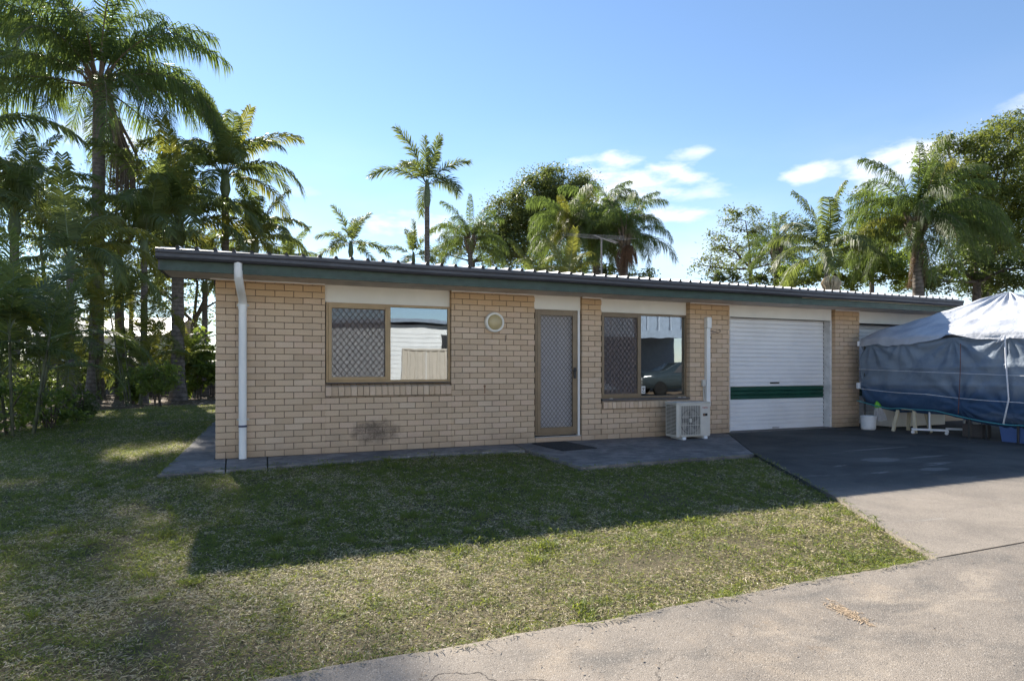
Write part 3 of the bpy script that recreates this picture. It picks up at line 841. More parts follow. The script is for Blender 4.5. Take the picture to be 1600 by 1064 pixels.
def rect_frame(x0,x1,z0,z1,y0,y1,w,mat,name,parent,wb=None):
    wb=wb or w; m=MB()
    m.box(x0,x0+w,y0,y1,z0,z1,bev=.003); m.box(x1-w,x1,y0,y1,z0,z1,bev=.003)
    m.box(x0+w,x1-w,y0+.001,y1,z1-w,z1,bev=.003); m.box(x0+w,x1-w,y0+.001,y1,z0,z0+wb,bev=.003)
    return m.build(name,mat,parent)

def window(x0,x1,z0,z1,y,xm,fmat,smat,cur,sticker=False):
    w=empty('window',(0,0,0)); w.parent=house
    rect_frame(x0,x1,z0,z1,y,y+.07,.035,fmat,'window_frame',w)
    m=MB(); m.box(xm-.025,xm+.025,y+.002,y+.06,z0+.035,z1-.035,bev=.003); m.build('mullion',fmat,w)
    rect_frame(x0+.032,xm-.012,z0+.033,z1-.033,y-.018,y+.012,.045,smat,'security_screen_frame',w)
    grille(x0+.075,xm-.055,z0+.076,z1-.076,y-.006,.083,.105,.0028,w)
    m=MB(); m.add([(x0+.07,y+.006,z0+.07),(xm-.05,y+.006,z0+.07),(xm-.05,y+.006,z1-.07),(x0+.07,y+.006,z1-.07)],[(0,1,2,3)]); m.build('fly_screen',MAT['flyscreen'],w)
    for a,c2 in ((x0+.035,xm-.02),(xm+.02,x1-.035)):
        yy=y+.035 if a<xm-.03 else y+.028
        m=MB(); m.box(a,c2,yy,yy+.005,z0+.035,z1-.035); m.build('glass_pane',MAT['glass'],w)
    # curtain folds behind the left sash
    m=MB(); n=40; vs=[];
    for i in range(n+1):
        x=x0+(xm-x0)*i/n if not cur=='half' else x0+(xm-x0)*.82*i/n
        yy=y+.18+.018*math.sin(i*1.5)
        vs+=[(x,yy,z0+.02),(x,yy,z1-.33)]
    m.add(vs,[(2*i,2*i+2,2*i+3,2*i+1) for i in range(n)],True); m.build('curtain',MAT['curtain'],w)
    return w
w1=window(1.385,3.183,.985,2.112,.045,2.262,MAT['gold'],MAT['gold'],'full')
w2=window(5.80,7.586,.672,2.132,.09,6.60,MAT['bronze'],MAT['bronze'],'half')
m=MB(); m.box(1.39,3.18,-.015,.05,.972,.985); m.build('sill_flashing',MAT['sillsheet'],w1)
m=MB(); m.box(5.79,7.58,-.02,.09,.640,.672); m.build('sill_flashing',MAT['sillsheet'],w2)
m=MB(); m.box(6.64,6.72,.106,.109,.745,.875); m.cm=1
m.box(6.655,6.705,.103,.105,.83,.845); m.box(6.672,6.69,.103,.105,.80,.825); m.box(6.655,6.668,.103,.105,.77,.79); m.box(6.675,6.705,.103,.105,.765,.78)
m.build('sticker',[MAT['white'],MAT['black']],w2)
for xx in (5.95,7.35,7.45):
    m=MB(); m.box(xx,xx+.05,-.01,.03,.672,.68,bev=.002); m.build('weep_cover',MAT['white'],w2)

# entry door
dr=empty('entry_door',(0,0,0)); dr.parent=house
rect_frame(4.580,5.345,.115,2.13,.02,.07,.032,MAT['bronze'],'door_frame',dr)
rect_frame(4.612,5.312,.135,2.098,.012,.045,.062,MAT['bronze'],'security_door_frame',dr,.10)
grille(4.674,5.250,.235,2.036,.03,.070,.088,.0026,dr)
m=MB(); m.add([(4.67,.04,.23),(5.255,.04,.23),(5.255,.04,2.04),(4.67,.04,2.04)],[(0,1,2,3)]); m.build('fly_screen',MAT['doorscreen'],dr)
m=MB(); m.box(4.60,5.33,.10,.14,.1,2.12)
for (a,c2,z0,z1) in ((4.70,4.92,1.2,1.95),(5.0,5.22,1.2,1.95),(4.70,4.92,.3,1.0),(5.0,5.22,.3,1.0)): m.box(a,c2,.092,.10,z0,z1,bev=.004)
m.build('inner_door',MAT['doorpaint'],dr)
m=MB(); m.box(5.345,5.385,.015,.09,.09,2.135,bev=.002); m.build('white_jamb',MAT['white'],dr)
m=MB(); m.box(5.385,5.412,.05,.12,.09,2.135); m.build('shadow_jamb',MAT['bronze'],dr)
m=MB(); m.box(4.57,5.40,-.008,.07,.078,.092); m.build('threshold_strip',MAT['steel'],dr)
m=MB(); m.box(5.262,5.305,-.012,.014,1.02,1.20,bev=.004); m.tube([(5.285,-.02,1.15),(5.285,-.055,1.15),(5.20,-.06,1.15)],.009,8); m.build('lever_handle',MAT['black'],dr)
m=MB(); m.lathe([(0,.004),(.03,.004),(.042,.002),(.045,0)],(4.86,.088,1.18),'y',16); m.lathe([(0,.004),(.026,.004),(.03,0)],(4.86,.088,1.10),'y',12); m.build('door_plaque',MAT['white'],dr)

# round wall lamp
lm=MB(); lx,lz=3.865,1.892
lm.lathe([(.152,0),(.156,.03),(.152,.065),(.138,.078),(.122,.078),(.118,.06)],(lx,-.0,lz),'y',40)
lo=lm.build('wall_lamp',MAT['offwhite'],house)
m=MB(); m.lathe([(.119,.062),(.10,.082),(.07,.098),(.035,.106),(.001,.108)],(lx,0,lz),'y',40); m.build('lamp_lens',MAT['lens'],lo)
# rust drip marks / nails in the brickwork
m=MB(); m.lathe([(0,.006),(.012,.005),(.02,0)],(3.72,-.0,.91),'y',10); m.box(3.712,3.728,-.004,0,.80,.90); m.build('rusted_bracket',MAT['seed'],house)
m=MB(); m.box(4.055,4.063,-.004,0,1.60,1.70); m.build('rusted_nail',MAT['black'],house)

# pipe cover on the pier
pc=MB(); pc.box(7.905,7.985,-.075,0,.5,1.99,bev=.006); po=pc.build('pipe_cover',MAT['pvc'],house)
m=MB(); m.box(7.893,7.997,-.10,0,1.90,2.10,bev=.012); m.build('pipe_cover_cap',MAT['pvc'],po)
m=MB(); m.box(7.83,7.90,-.06,0,.86,.98,bev=.01); m.tube([(7.865,-.03,.86),(7.87,-.03,.6)],.011,8); m.build('isolator_switch',MAT['acwhite'],po)
m=MB(); m.tube([(7.99,-.01,1.86),(8.04,-.05,1.855),(8.14,-.09,1.82),(8.17,-.11,1.84),(8.16,-.12,1.87),(8.13,-.115,1.875)],.006,8); m.tube([(8.0,-.01,1.76),(8.015,-.04,1.75),(8.01,-.05,1.72)],.008,8); m.build('wall_hook',MAT['black'],house)

# roller doors
def roller(x0,x1,y,ztop,name_label=None,band=(.58,.83)):
    rd=empty('roller_door',(0,0,0)); rd.parent=house
    z=.03; k=0; h=.0805
    while z<ztop-.01:
        zt=min(z+h,ztop); mid=(z+zt)/2; g_=band[0]<mid<band[1]
        m=MB()
        pr=[(y,z),(y-.012,z+.008),(y-.012,zt-.022),(y-.006,zt-.014),(y-.012,zt-.010),(y,zt-.002),(y+.004,zt),(y+.012,zt),(y+.012,z)]
        m.add([(x0,p[0],p[1]) for p in pr]+[(x1,p[0],p[1]) for p in pr],[(i,i+len(pr),(i+1)%len(pr)+len(pr),(i+1)%len(pr)) for i in range(len(pr))]+[tuple(range(len(pr))),tuple(range(2*len(pr)-1,len(pr)-1,-1))])
        m.build('slat',MAT['rollgreen'] if g_ else MAT['rollwhite'],rd); z=zt; k+=1
    m=MB(); m.box(x0,x1,y-.02,y+.02,.005,.034,bev=.003); m.build('bottom_rail',MAT['rollwhite'],rd)
    xc=(x0+x1)/2
    m=MB(); m.box(xc-.17,xc+.06,y-.03,y-.012,.885,.915,bev=.004); m.build('lock_handle',MAT['black'],rd)
    m=MB(); m.box(xc-.12,xc+.05,y-.035,y-.02,.018,.045,bev=.004); m.build('lift_handle',MAT['steel'],rd)
    m=MB()
    for i in range(26): m.box(x1-.0,x1+.012,y-.014,y+.004,.07+i*.0805,.1+i*.0805)
    m.build('guide_clip',MAT['black'],rd)['kind']='stuff'
    m=MB(); m.box(x0-.03,x1+.03,y-.03,y+.4,ztop+.002,HT-.003); m.build('drum_gap_cover',MAT['dark'],rd)  # box added over the door to stop light leaking through the gap
    return rd
roller(8.60,11.10,.24,2.145)
m=MB(); m.box(11.115,11.165,.08,.26,0,2.145,bev=.002); m.build('garage_jamb',MAT['jamb'],house)
m=MB(); m.box(8.485,8.60,.11,.26,0,2.145); m.build('garage_jamb',MAT['jamb'],house)
m=MB(); m.box(8.5,11.16,.0,.3,-.02,.003); m.build('garage_threshold',MAT['slab'],house)
roller(11.95,14.6,.45,2.13)
m=MB(); m.box(11.845,11.93,.14,.47,0,2.13); m.build('garage_jamb',MAT['jamb'],house)
m=MB(); m.box(14.62,15.9,.1,.3,0,HT); m.build('end_wall_panel',MAT['brick'],house)

# antenna on the roof
ax=W(940,372,12.6); ar=empty('tv_antenna',(ax.x,ax.y,2.9),'grey many-armed television antenna on a mast above the roof','antenna')
zt=ax.z-2.9
m=MB(); m.tube([(0,0,-.3),(0,0,zt)],.016,8); m.build('mast',MAT['antenna'],ar)
m=MB(); bd=Vector((.93,.30,.06)); bx=Vector((.55,-.83,0))
bd=Vector((.40,-.90,0)).normalized(); bd=Vector((.75,.62,.06)).normalized()
m.tube([tuple(Vector((0,0,zt))-bd*.45),tuple(Vector((0,0,zt))+bd*.95)],.011,6)
m.build('boom',MAT['antenna'],ar)
el_=Vector((.93,-.37,0)); el_=Vector((.95,-.30,-.03)).normalized()
for i,(t,hl) in enumerate(((-.42,.7),(-.25,.62),(-.05,.85),(.12,.6),(.25,.5))):
    c=Vector((0,0,zt+.01))+bd*t; m=MB(); m.tube([tuple(c-el_*hl),tuple(c+el_*hl*.9)],.0035,5); m.build('element',MAT['antenna'],ar)
for i in range(12):
    c=Vector((0,0,zt+.015))+bd*(.32+i*.05); m=MB(); m.tube([tuple(c-el_*.085),tuple(c+el_*.085)],.005,5); m.build('element',MAT['antenna'],ar)

# ------------------------------------------------------------------ air conditioner, mat
ac=empty('air_conditioner',(7.2,-.43,0),'cream outdoor air conditioner unit on the slab under the second window','air conditioner')
def L_(m,name,mat): 
    o=m.build(name,mat,ac); o.location=(-7.2,.43,0); return o
m=MB(); m.box(6.865,7.555,-.575,-.27,.045,.605,bev=.01); L_(m,'casing',MAT['acwhite'])
m=MB(); m.box(6.855,7.565,-.59,-.26,.598,.622,bev=.008); L_(m,'lid',MAT['acwhite'])
m=MB(); m.box(6.935,7.335,-.578,-.574,.075,.565); L_(m,'fan_opening',MAT['acdark'])
m=MB(); m.lathe([(.19,.004),(.205,.006),(.19,.008)],(7.135,-.576,.30),'y',40)
m.lathe([(.0,.004),(.03,.006),(.03,.002)],(7.135,-.576,.30),'y',16)
for k in range(5):
    t=k*2*math.pi/5; m.obox((7.135+.03*math.cos(t),-.579,.30+.03*math.sin(t)),(7.135+.17*math.cos(t+.5),-.579,.30+.17*math.sin(t+.5)),.07,.003,up=(0,1,0))
L_(m,'fan',MAT['black'])
m=MB()
for i in range(27): 
    z=.085+i*.0178; m.box(6.935,7.335,-.592,-.589,z,z+.004)
for i in range(9):
    x=6.94+i*.0487; m.box(x,x+.004,-.589,-.585,.075,.565)
for (x0,x1,z0,z1) in ((6.925,6.937,.07,.57),(7.333,7.345,.07,.57),(6.925,7.345,.563,.575),(6.925,7.345,.068,.08),(6.935,7.335,.385,.392),(6.935,7.335,.24,.247),(7.115,7.155,.29,.35)): m.box(x0,x1,-.595,-.576,z0,z1)
L_(m,'fan_guard',MAT['acwhite'])
for i in range(22):
    for (a,c2) in ((-.555,-.43),(-.42,-.30)):
        m=MB(); z=.09+i*.0225; m.box(6.862,6.866,a,c2,z,z+.011); L_(m,'side_louvre',MAT['black'])
for xx in (6.98,7.42):
    m=MB(); m.box(xx,xx+.07,-.585,-.26,.0,.046,bev=.004); L_(m,'foot',MAT['whitep'])
m=MB(); m.box(7.40,7.49,-.579,-.575,.385,.43); m.cm=1; m.box(7.405,7.44,-.5805,-.578,.39,.425); L_(m,'rating_label',[MAT['black'],MAT['brownp']])
def text(s,size,mat,loc,parent,name,rot=(R(90),0,0)):
    c=bpy.data.curves.new(name,'FONT'); c.body=s; c.size=size; c.extrude=.0008; c.align_x='CENTER'
    o=bpy.data.objects.new(name,c); me=bpy.data.meshes.new_from_object(o); me.name=name; me.materials.append(mat)
    bpy.data.objects.remove(o); q=link(bpy.data.objects.new(name,me),parent); q.location=loc; q.rotation_euler=rot; return q
text('FUJITSU',.033,MAT['redp'],(7.445-7.2,-.577+.43,.515),ac,'brand_lettering')
m=MB(); m.box(7.555,7.60,-.45,-.33,.13,.30,bev=.01)
m.tube([(7.57,-.38,.28),(7.60,-.38,.34),(7.63,-.30,.46),(7.64,-.15,.50),(7.63,-.03,.46)],.022,8)
m.tube([(7.57,-.40,.22),(7.66,-.42,.22),(7.70,-.38,.19)],.012,8); m.tube([(7.58,-.36,.16),(7.62,-.3,.05),(7.66,-.2,.02)],.010,8)
L_(m,'refrigerant_pipe',MAT['black'])

m=MB(); m.box(-.30,.30,-.45,.45,0,.012,bev=.004)
for i in range(14): m.box(-.27,.27,-.42+i*.062,-.39+i*.062,.011,.015)
dm=m.build('doormat',MAT['rubber']); dm.location=(4.80,-.54,.004); dm.rotation_euler=(0,0,R(6)); tag(dm,'charcoal ribbed doormat on the slab in front of the entry door','doormat')

# ------------------------------------------------------------------ gazebo with tarp
gz=empty('gazebo',(13.05,-1.98,0),'low pop-up gazebo with silver canopy and blue tarp walls beside the garage','gazebo')
GX0,GX1,GY0,GY1=11.50,14.75,-3.75,-.30; PK=Vector((13.10,-2.0,2.56)); EZ=1.76
def GL(m,name,mat,**k):
    o=m.build(name,mat,gz,**k); o.location=(-13.05,1.98,0); return o
# canopy: grid from rim to peak
def canopy():
    per=[]; n=36
    for i in range(n): per.append((GX0,GY1+(GY0-GY1)*i/n))
    for i in range(n): per.append((GX0+(GX1-GX0)*i/n,GY0))
    for i in range(n): per.append((GX1,GY0+(GY1-GY0)*i/n))
    for i in range(n): per.append((GX1+(GX0-GX1)*i/n,GY1))
    N=len(per); rows=26; V=[];F=[]
    for r in range(rows+1):
        t=r/rows
        for j,(x,y) in enumerate(per):
            side=(j%n)/n; ridge=abs(side-.5)*2       # 1 at corners
            X=x+(PK.x-x)*t; Y=y+(PK.y-y)*t
            sag=-.10*math.sin(math.pi*min(1,t*1.05))*(1-ridge**2)*.9
            z=EZ+(PK.z-EZ)*(t**.86)+sag
            nn=mnoise.noise((X*1.6,Y*1.6,1))*.05+abs(mnoise.noise((X*2.7+Y,Y*2.7,6)))*.05+mnoise.noise((j*.55,t*2.2,7))*.03*(1-t*.5)+mnoise.noise((X*5,Y*5,2))*.012
            # radial puckers near the peak
            nn+=.02*math.sin(j*.9)*math.exp(-((t-.85)/.16)**2)
            V.append((X,Y,z+nn*(1 if t<.97 else .3)))
    for r in range(rows):
        for j in range(N):
            j2=(j+1)%N; F.append((r*N+j,r*N+j2,(r+1)*N+j2,(r+1)*N+j))
    b0=len(V)
    # valance hanging from rim, lifted between 1440 and 1520 px on the left side
    drop=[]
    for r in range(1,5):
        for j,(x,y) in enumerate(per):
            t=r/4; h=.13+.015*math.sin(j*1.3)+.01*math.sin(j*.37)
            if j<n:
                yy=y
                lift=math.exp(-((yy+2.02)/.28)**2)*.95
                h*=1-lift
            ox=.018*mnoise.noise((j*.6,t*2,3))+.012*math.sin(j*1.9)*t
            nx=(-1,0) if j<n else ((0,-1) if j<2*n else ((1,0) if j<3*n else (0,1)))
            V.append((x+nx[0]*(ox+.03*t),y+nx[1]*(ox+.03*t),V[j][2]-h*t))
    for r in range(4):
        for j in range(N):
            j2=(j+1)%N
            a=(r-1)*N+b0 if r>0 else 0
            c=r*N+b0
            F.append((c+j,c+j2,a+j2,a+j))
    m=MB(); m.add(V,F,True); GL(m,'canopy',MAT['canopy'])
canopy()
# tarp wall facing the drive (left side) and the house side, back side
hem_y=[-.22,-.95,-1.2,-2.15,-2.85,-3.75]; hem_z=[.58,.50,.52,.44,.36,.30]
def hemz(y): 
    base=float(np.interp(-y,[-q for q in hem_y],hem_z)); 
    return base-.05*abs(math.sin((y+.3)*2.1))
def tarp():
    nY,nZ=150,46; V=[];F=[];mi=[]
    for i in range(nY+1):
        y=GY1+(GY0-GY1)*i/nY
        for k in range(nZ+1):
            t=k/nZ; zt=EZ-.05; zb=hemz(y)-.10
            z=zt+(zb-zt)*t
            x=GX0+.03-.035*math.sin(math.pi*min(1,t*1.0))**1.0
            # belly at the bottom, tucked back inside
            if t>.78: 
                q=(t-.78)/.22; x+=-.06*math.sin(q*math.pi*.6)+.20*q*q
            # gathers radiating from tie points
            fold=0
            for ty,tz,s in ((-.5,1.7,.05),(-2.0,1.7,.05),(-2.15,.55,.04),(-2.85,1.7,.035),(-1.1,1.72,.03),(-2.85,.45,.03),(-.25,.9,.03)):
                dy=y-ty;dz=z-tz; rr=math.hypot(dy,dz); a=math.atan2(dy,dz)
                fold+=s*math.sin(a*11+ty*3)*math.exp(-rr*1.5)*min(1,rr*5)*.75
            fold+=.022*abs(mnoise.noise((y*2.3+z*1.7,z*1.2-y*.8,14)))+.014*abs(mnoise.noise((y*5-z*4,z*5+y*3,17)))+.030*mnoise.noise((y*1.1,z*1.5,4))+.016*mnoise.noise((y*4+z*2.5,z*3,9))+.007*mnoise.noise((y*12,z*9,2))
            # ropes press the cloth in
            for rz in (1.17,.86): fold+=.022*math.exp(-((z-rz+.03*(y+.3)*.6)/.03)**2)
            V.append((x-fold,y,z))
    for i in range(nY):
        for k in range(nZ):
            a=i*(nZ+1)+k; F.append((a,a+1,a+nZ+2,a+nZ+1)); mi.append(0)
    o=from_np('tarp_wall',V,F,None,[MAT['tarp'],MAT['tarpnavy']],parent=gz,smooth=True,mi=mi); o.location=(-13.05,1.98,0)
tarp()
m=MB()
for (x0,y0,x1,y1) in ((GX0,GY0,GX1,GY0),(GX1,GY0,GX1,GY1)):
    n=40;vs=[]
    for i in range(n+1):
        x=x0+(x1-x0)*i/n;y=y0+(y1-y0)*i/n;o_=.04*math.sin(i*.8)
        vs+=[(x+o_*.5,y+o_,EZ-.02),(x+o_*.4,y+o_,.42)]
    m.add(vs,[(2*i,2*i+2,2*i+3,2*i+1) for i in range(n)],True)
GL(m,'tarp_wall',MAT['tarpnavy'])
# frame: posts and rails
m=MB()
for a,c2 in (((GX0+.05,GY0),(GX0+.05,GY1)),((GX0,GY0+.03),(GX1,GY0+.03)),((GX1-.03,GY0),(GX1-.03,GY1)),((GX0,GY1-.03),(GX1,GY1-.03))):
    m.obox((a[0],a[1],EZ-.03),(c2[0],c2[1],EZ-.03),.03,.03)
m.obox((GX0+.08,GY1,EZ-.14),(GX0+.08,GY0,EZ-.14),.025,.025)
for a in ((GX0,GY0),(GX0,GY1),(GX1,GY0),(GX1,GY1)): m.obox((a[0],a[1],EZ-.03),(PK.x,PK.y,PK.z-.06),.025,.025)
GL(m,'roof_frame',MAT['darksteel'])
for (x,y) in ((GX0+.03,GY1-.06),(11.68,-1.50),(11.64,-2.2),(11.72,-2.42),(11.60,-2.93),(GX0+.03,GY0+.05),(GX1-.05,GY1-.05),(GX1-.05,GY0+.05)):
    m=MB(); m.box(x-.014,x+.014,y-.014,y+.014,0.0,EZ-.06,bev=.002); m.box(x-.03,x+.03,y-.03,y+.03,-.003,.008); GL(m,'leg',MAT['steel'] if x<11.42 and y>-.4 else MAT['darksteel'])
m=MB(); 
def ropepts(z0,slope,amp,off=-.075):
    return [(GX0+off-.012*math.sin(y*3),y,z0+slope*(y+.2)+amp*abs(math.sin((y+.2)*2.2))) for y in np.linspace(GY1,GY0,40)]
m.tube(ropepts(1.17,.035,-.0),.005,6); m.tube(ropepts(.80,.05,-.02,-.085),.006,6); m.tube([(GX0-.055,-2.83,EZ-.05),(GX0-.095,-2.87,1.2),(GX0-.125,-2.92,.7),(GX0-.11,-2.84,.32),(GX0-.09,-2.83,.31)],.012,8)
m.tube([(GX0-.07,-2.80,EZ-.06),(GX0-.10,-2.74,EZ-.17),(GX0-.08,-2.82,EZ-.12)],.010,6)
GL(m,'white_rope',MAT['rope'])
m=MB(); m.tube([(GX0-.11,y,hemz(y)-.02) for y in np.linspace(GY1,GY0,60)],.008,6); GL(m,'teal_rope',MAT['tealrope'])
m=MB(); m.tube([(GX0-.06-.04*math.sin(z*2),-2.12-.07*math.sin(z*1.4),z) for z in np.linspace(1.6,.42,20)],.006,6); GL(m,'brown_rope',MAT['brownrope'])
m=MB(); m.box(GX0-.06,GX0+.0,-.30,-.24,.78,.90,bev=.008); m.box(GX0-.05,GX0,-.29,-.25,1.62,1.72,bev=.008); GL(m,'white_clamp',MAT['whitep'])

# things under the gazebo
m=MB(); m.lathe([(.0,.002),(.115,.002),(.128,.03),(.135,.20),(.142,.26),(.146,.27),(.138,.272),(.130,.25),(.12,.05),(0,.04)],(0,0,0),'z',28)
m.tube([(.142*math.cos(t),.142*math.sin(t)-.0,.25-.09*math.sin(t)) for t in np.linspace(0.1,math.pi-.1,12)],.004,6)
bk=m.build('bucket',MAT['whitep']); bk.location=(11.42,-.52,-.004); tag(bk,'white plastic bucket at the foot of the end brick pier','bucket')
mp=empty('mop',(11.55,-.62,0),'string mop with lime green head hanging over the white bucket','mop')
m=MB(); m.lathe([(.0,.56),(.03,.55),(.055,.50),(.06,.44),(.05,.42)],(0,0,0),'z',16); m.build('mop_head',MAT['limep'],mp)
m=MB()
for k in range(34):
    t=k*2.39; r0=.035+.012*(k%2); r1=.06+.05*((k*7)%5)/5
    m.tube([(r0*math.cos(t),r0*math.sin(t),.44),(r1*math.cos(t)*.9+.02,r1*math.sin(t)*.9-.02,.34),(r1*math.cos(t)+.03,r1*math.sin(t)-.05,.17+.05*((k*3)%4)/4)],.006,5)
m.build('mop_strings',MAT['mopstring'],mp)
m=MB(); m.tube([(0,0,.5),(.35,.25,1.4)],.011,8); m.build('mop_handle',MAT['steel'],mp)
stool=empty('plastic_stool',(11.78,-1.12,0),'cream plastic stool with splayed legs under the gazebo','stool')
m=MB(); m.box(-.19,.19,-.19,.19,.41,.44,bev=.012); m.build('seat',MAT['creamp'],stool)
for a,c2 in ((-1,-1),(1,-1),(1,1),(-1,1)):
    m=MB(); m.obox((a*.15,c2*.15,.42),(a*.21,c2*.21,0),.055,.035); m.build('leg',MAT['creamp'],stool)
def tstand(x,y,rz,lab):
    t=empty('castor_stand',(x,y,0),lab,'stand',None,rz)
    m=MB(); m.obox((-.27,0,.085),(.27,0,.085),.055,.035); m.build('base_bar',MAT['whitep'],t)
    m=MB(); m.tube([(0,0,.09),(0,0,.75)],.016,8); m.build('upright',MAT['whitep'],t)
    for s in (-1,1):
        m=MB(); m.lathe([(0,-.012),(.028,-.012),(.03,0),(.028,.012),(0,.012)],(s*.25,0,.031),'y',14); m.build('castor',MAT['whitep'],t)
tstand(11.62,-1.55,R(-50),'white castor stand nearest the garage pier under the tarp')
tstand(12.25,-1.75,R(-50),'white castor stand set further back between the two dark legs')
tb=empty('storage_tub',(11.98,-2.98,0),'translucent blue plastic storage tub on the concrete under the gazebo','storage tub')
m=MB()
def taper(m,x0,x1,y0,y1,z0,z1,g):
    m.add([(x0,y0,z0),(x1,y0,z0),(x1,y1,z0),(x0,y1,z0),(x0-g,y0-g,z1),(x1+g,y0-g,z1),(x1+g,y1+g,z1),(x0-g,y1+g,z1)],[(0,3,2,1),(0,1,5,4),(1,2,6,5),(2,3,7,6),(3,0,4,7)])
taper(m,-.30,.30,-.30,.32,0,.40,.04); m.build('tub_body',MAT['tub'],tb)
m=MB(); m.box(-.36,.36,-.36,.38,.395,.43,bev=.01); m.build('tub_lid',MAT['whitep'],tb)
m=MB(); m.box(-.36,-.33,.02,.16,.33,.36); m.build('tub_handle',MAT['brownp'],tb)
cb=empty('low_cabinet',(12.9,-.35,0),'low white cabinet in the dark behind the plastic stool','cabinet')
m=MB(); m.box(-.8,.75,-.2,.2,.02,.62,bev=.008); m.build('cabinet_body',MAT['offwhite'],cb)
m=MB(); m.box(-.79,-.28,-.215,-.2,.05,.6); m.box(-.26,.24,-.215,-.2,.05,.6); m.build('cabinet_door',MAT['offwhite'],cb)
m=MB(); m.lathe([(0,0),(.055,0),(.055,.26),(.05,.27),(0,.27)],(0,0,0),'z',18); c_=m.build('white_canister',MAT['whitep']); c_.location=(12.0,-2.1,.22); tag(c_,'white cylindrical canister beside the dark gazebo leg','canister')
m=MB(); m.box(-.12,.12,-.16,.16,0,.22,bev=.004); c2_=m.build('box_under_canister',MAT['dark']); c2_.name='crate'; c2_.location=(12.0,-2.1,0); tag(c2_,'dark small crate that carries the white canister','crate')

# ------------------------------------------------------------------ vegetation
def frond_mesh(name,L,elev,bend,n,ll,lw,leafm,droop,plum,seed,fwd=.55,stem=.16,stemm='shaft',bp=1.25):
    r=np.random.RandomState(seed)
    K=22; t=np.linspace(0,1,K+1); th=elev-bend*t**bp
    px=np.concatenate([[0],np.cumsum(np.cos(th[:-1])*L/K)]); pz=np.concatenate([[0],np.cumsum(np.sin(th[:-1])*L/K)])
    m_t=np.linspace(stem,1,n); 
    V=[];Q=[];T=[];tone=[];mi=[]
    lt=np.repeat(m_t,2); side=np.tile([1,-1],n)
    lt=np.clip(lt+r.uniform(-.5,.5,len(lt))/n,stem,1)
    bx=np.interp(lt,t,px);bz=np.interp(lt,t,pz);ba=np.interp(lt,t,th)
    tx,tz=np.cos(ba),np.sin(ba)         # tangent
    nx,nz_=-np.sin(ba),np.cos(ba)       # normal (up)
    u=(lt-stem)/(1-stem)
    le=ll*(.35+.65*np.sin(np.pi*np.clip(u*.86+.12,0,1))**.6)*r.uniform(.85,1.1,len(lt))
    f=fwd+.5*u; pl=r.uniform(-1,1,len(lt))*plum+.12
    d=np.stack([tx*np.sin(f)+nx*np.sin(pl)*.9, side*np.cos(f)*np.cos(pl), tz*np.sin(f)+nz_*np.sin(pl)*.9],1)
    d/=np.linalg.norm(d,axis=1)[:,None]
    P0=np.stack([bx,np.zeros_like(bx),bz],1)
    dr=droop*r.uniform(.7,1.3,len(lt))
    P1=P0+d*(le*.5)[:,None]; P1[:,2]-=le*dr*.12
    P2=P0+d*(le*(1-.25*np.minimum(dr,1)))[:,None]; P2[:,2]-=le*dr*.62
    tg=np.stack([tx,np.zeros_like(tx),tz],1)
    wv_=tg*(lw*r.uniform(.8,1.15,len(lt)))[:,None]; wv_[:,2]+=r.uniform(-.4,.4,len(lt))*lw
    Vv=np.stack([P0-wv_*.35,P0+wv_*.35,P1+wv_*.5,P1-wv_*.5,P2],1).reshape(-1,3)
    i=np.arange(len(lt))*5
    q=np.stack([i,i+1,i+2,i+3],1); tr_=np.stack([i+3,i+2,i+4],1)
    tone=np.repeat(np.clip(r.rand(len(lt)),0,1),5)
    # rachis: triangular tube
    rad=np.interp(t,[0,.15,1],[.035,.022,.005])*L/3.5
    b0=len(Vv); rv=[]
    for k in range(K+1):
        for a in (math.pi/2,math.pi*7/6,math.pi*11/6):
            c,s=math.cos(a),math.sin(a)
            rv.append((px[k]-math.sin(th[k])*s*rad[k],c*rad[k],pz[k]+math.cos(th[k])*s*rad[k]))
    rq=[]
    for k in range(K):
        for a in range(3):
            a2=(a+1)%3; rq.append((b0+k*3+a,b0+k*3+a2,b0+(k+1)*3+a2,b0+(k+1)*3+a))
    V=np.concatenate([Vv,np.array(rv)]); Q=np.concatenate([q,np.array(rq)])
    tone=np.concatenate([tone,np.full(len(rv),.5)])
    mi=[0]*len(q)+[1]*len(rq)+[0]*len(tr_)
    return from_np(name,V,Q,tr_,[MAT[leafm],MAT[stemm]],tone=tone,mi=mi,link_it=False)
FM={}
def fronds(kind,leafm=None,lw=None):
    key=(kind,leafm)
    if key in FM: return FM[key]
    out=[]
    if kind=='queen':       # classes from upright to hanging
        for e,bd_ in ((82,70),(72,105),(60,120),(46,122),(30,112),(14,98),(-6,78)):
            for s in range(2): out.append(frond_mesh('frond',1,R(e+s*5),R(bd_),120,.19,.0095,leafm or 'queen',1.15,.75,len(FM)*31+e+s+200,stemm='boot'))
    elif kind=='arch':      # bangalow / alexander: flatter, leaflets in one plane, drooping
        for e,bd_ in ((82,40),(70,80),(58,105),(44,120),(28,115),(8,95)):
            for s in range(2): out.append(frond_mesh('frond',1,R(e+s*6),R(bd_),78,.25,.017,leafm or 'bangalow',.75,.15,len(FM)*37+e+s+100,fwd=.45))
    elif kind=='fox':
        for e,bd_ in ((84,12),(66,35),(48,60),(28,75),(8,70),(-15,60)):
            for s in range(2): out.append(frond_mesh('frond',1,R(e+s*6),R(bd_),86,.25,.022,leafm or 'bangalow',.35,.75,len(FM)*41+e+s+500,fwd=.6,bp=1.6))
    elif kind=='cane':
        for e,bd_ in ((84,30),(72,60),(60,90),(45,100),(25,95)):
            for s in range(2): out.append(frond_mesh('frond',1,R(e+s*6),R(bd_),46,.26,.019,leafm or 'bangalow',.45,.12,len(FM)*43+e+s+700,fwd=.5))
    FM[key]=out; return out

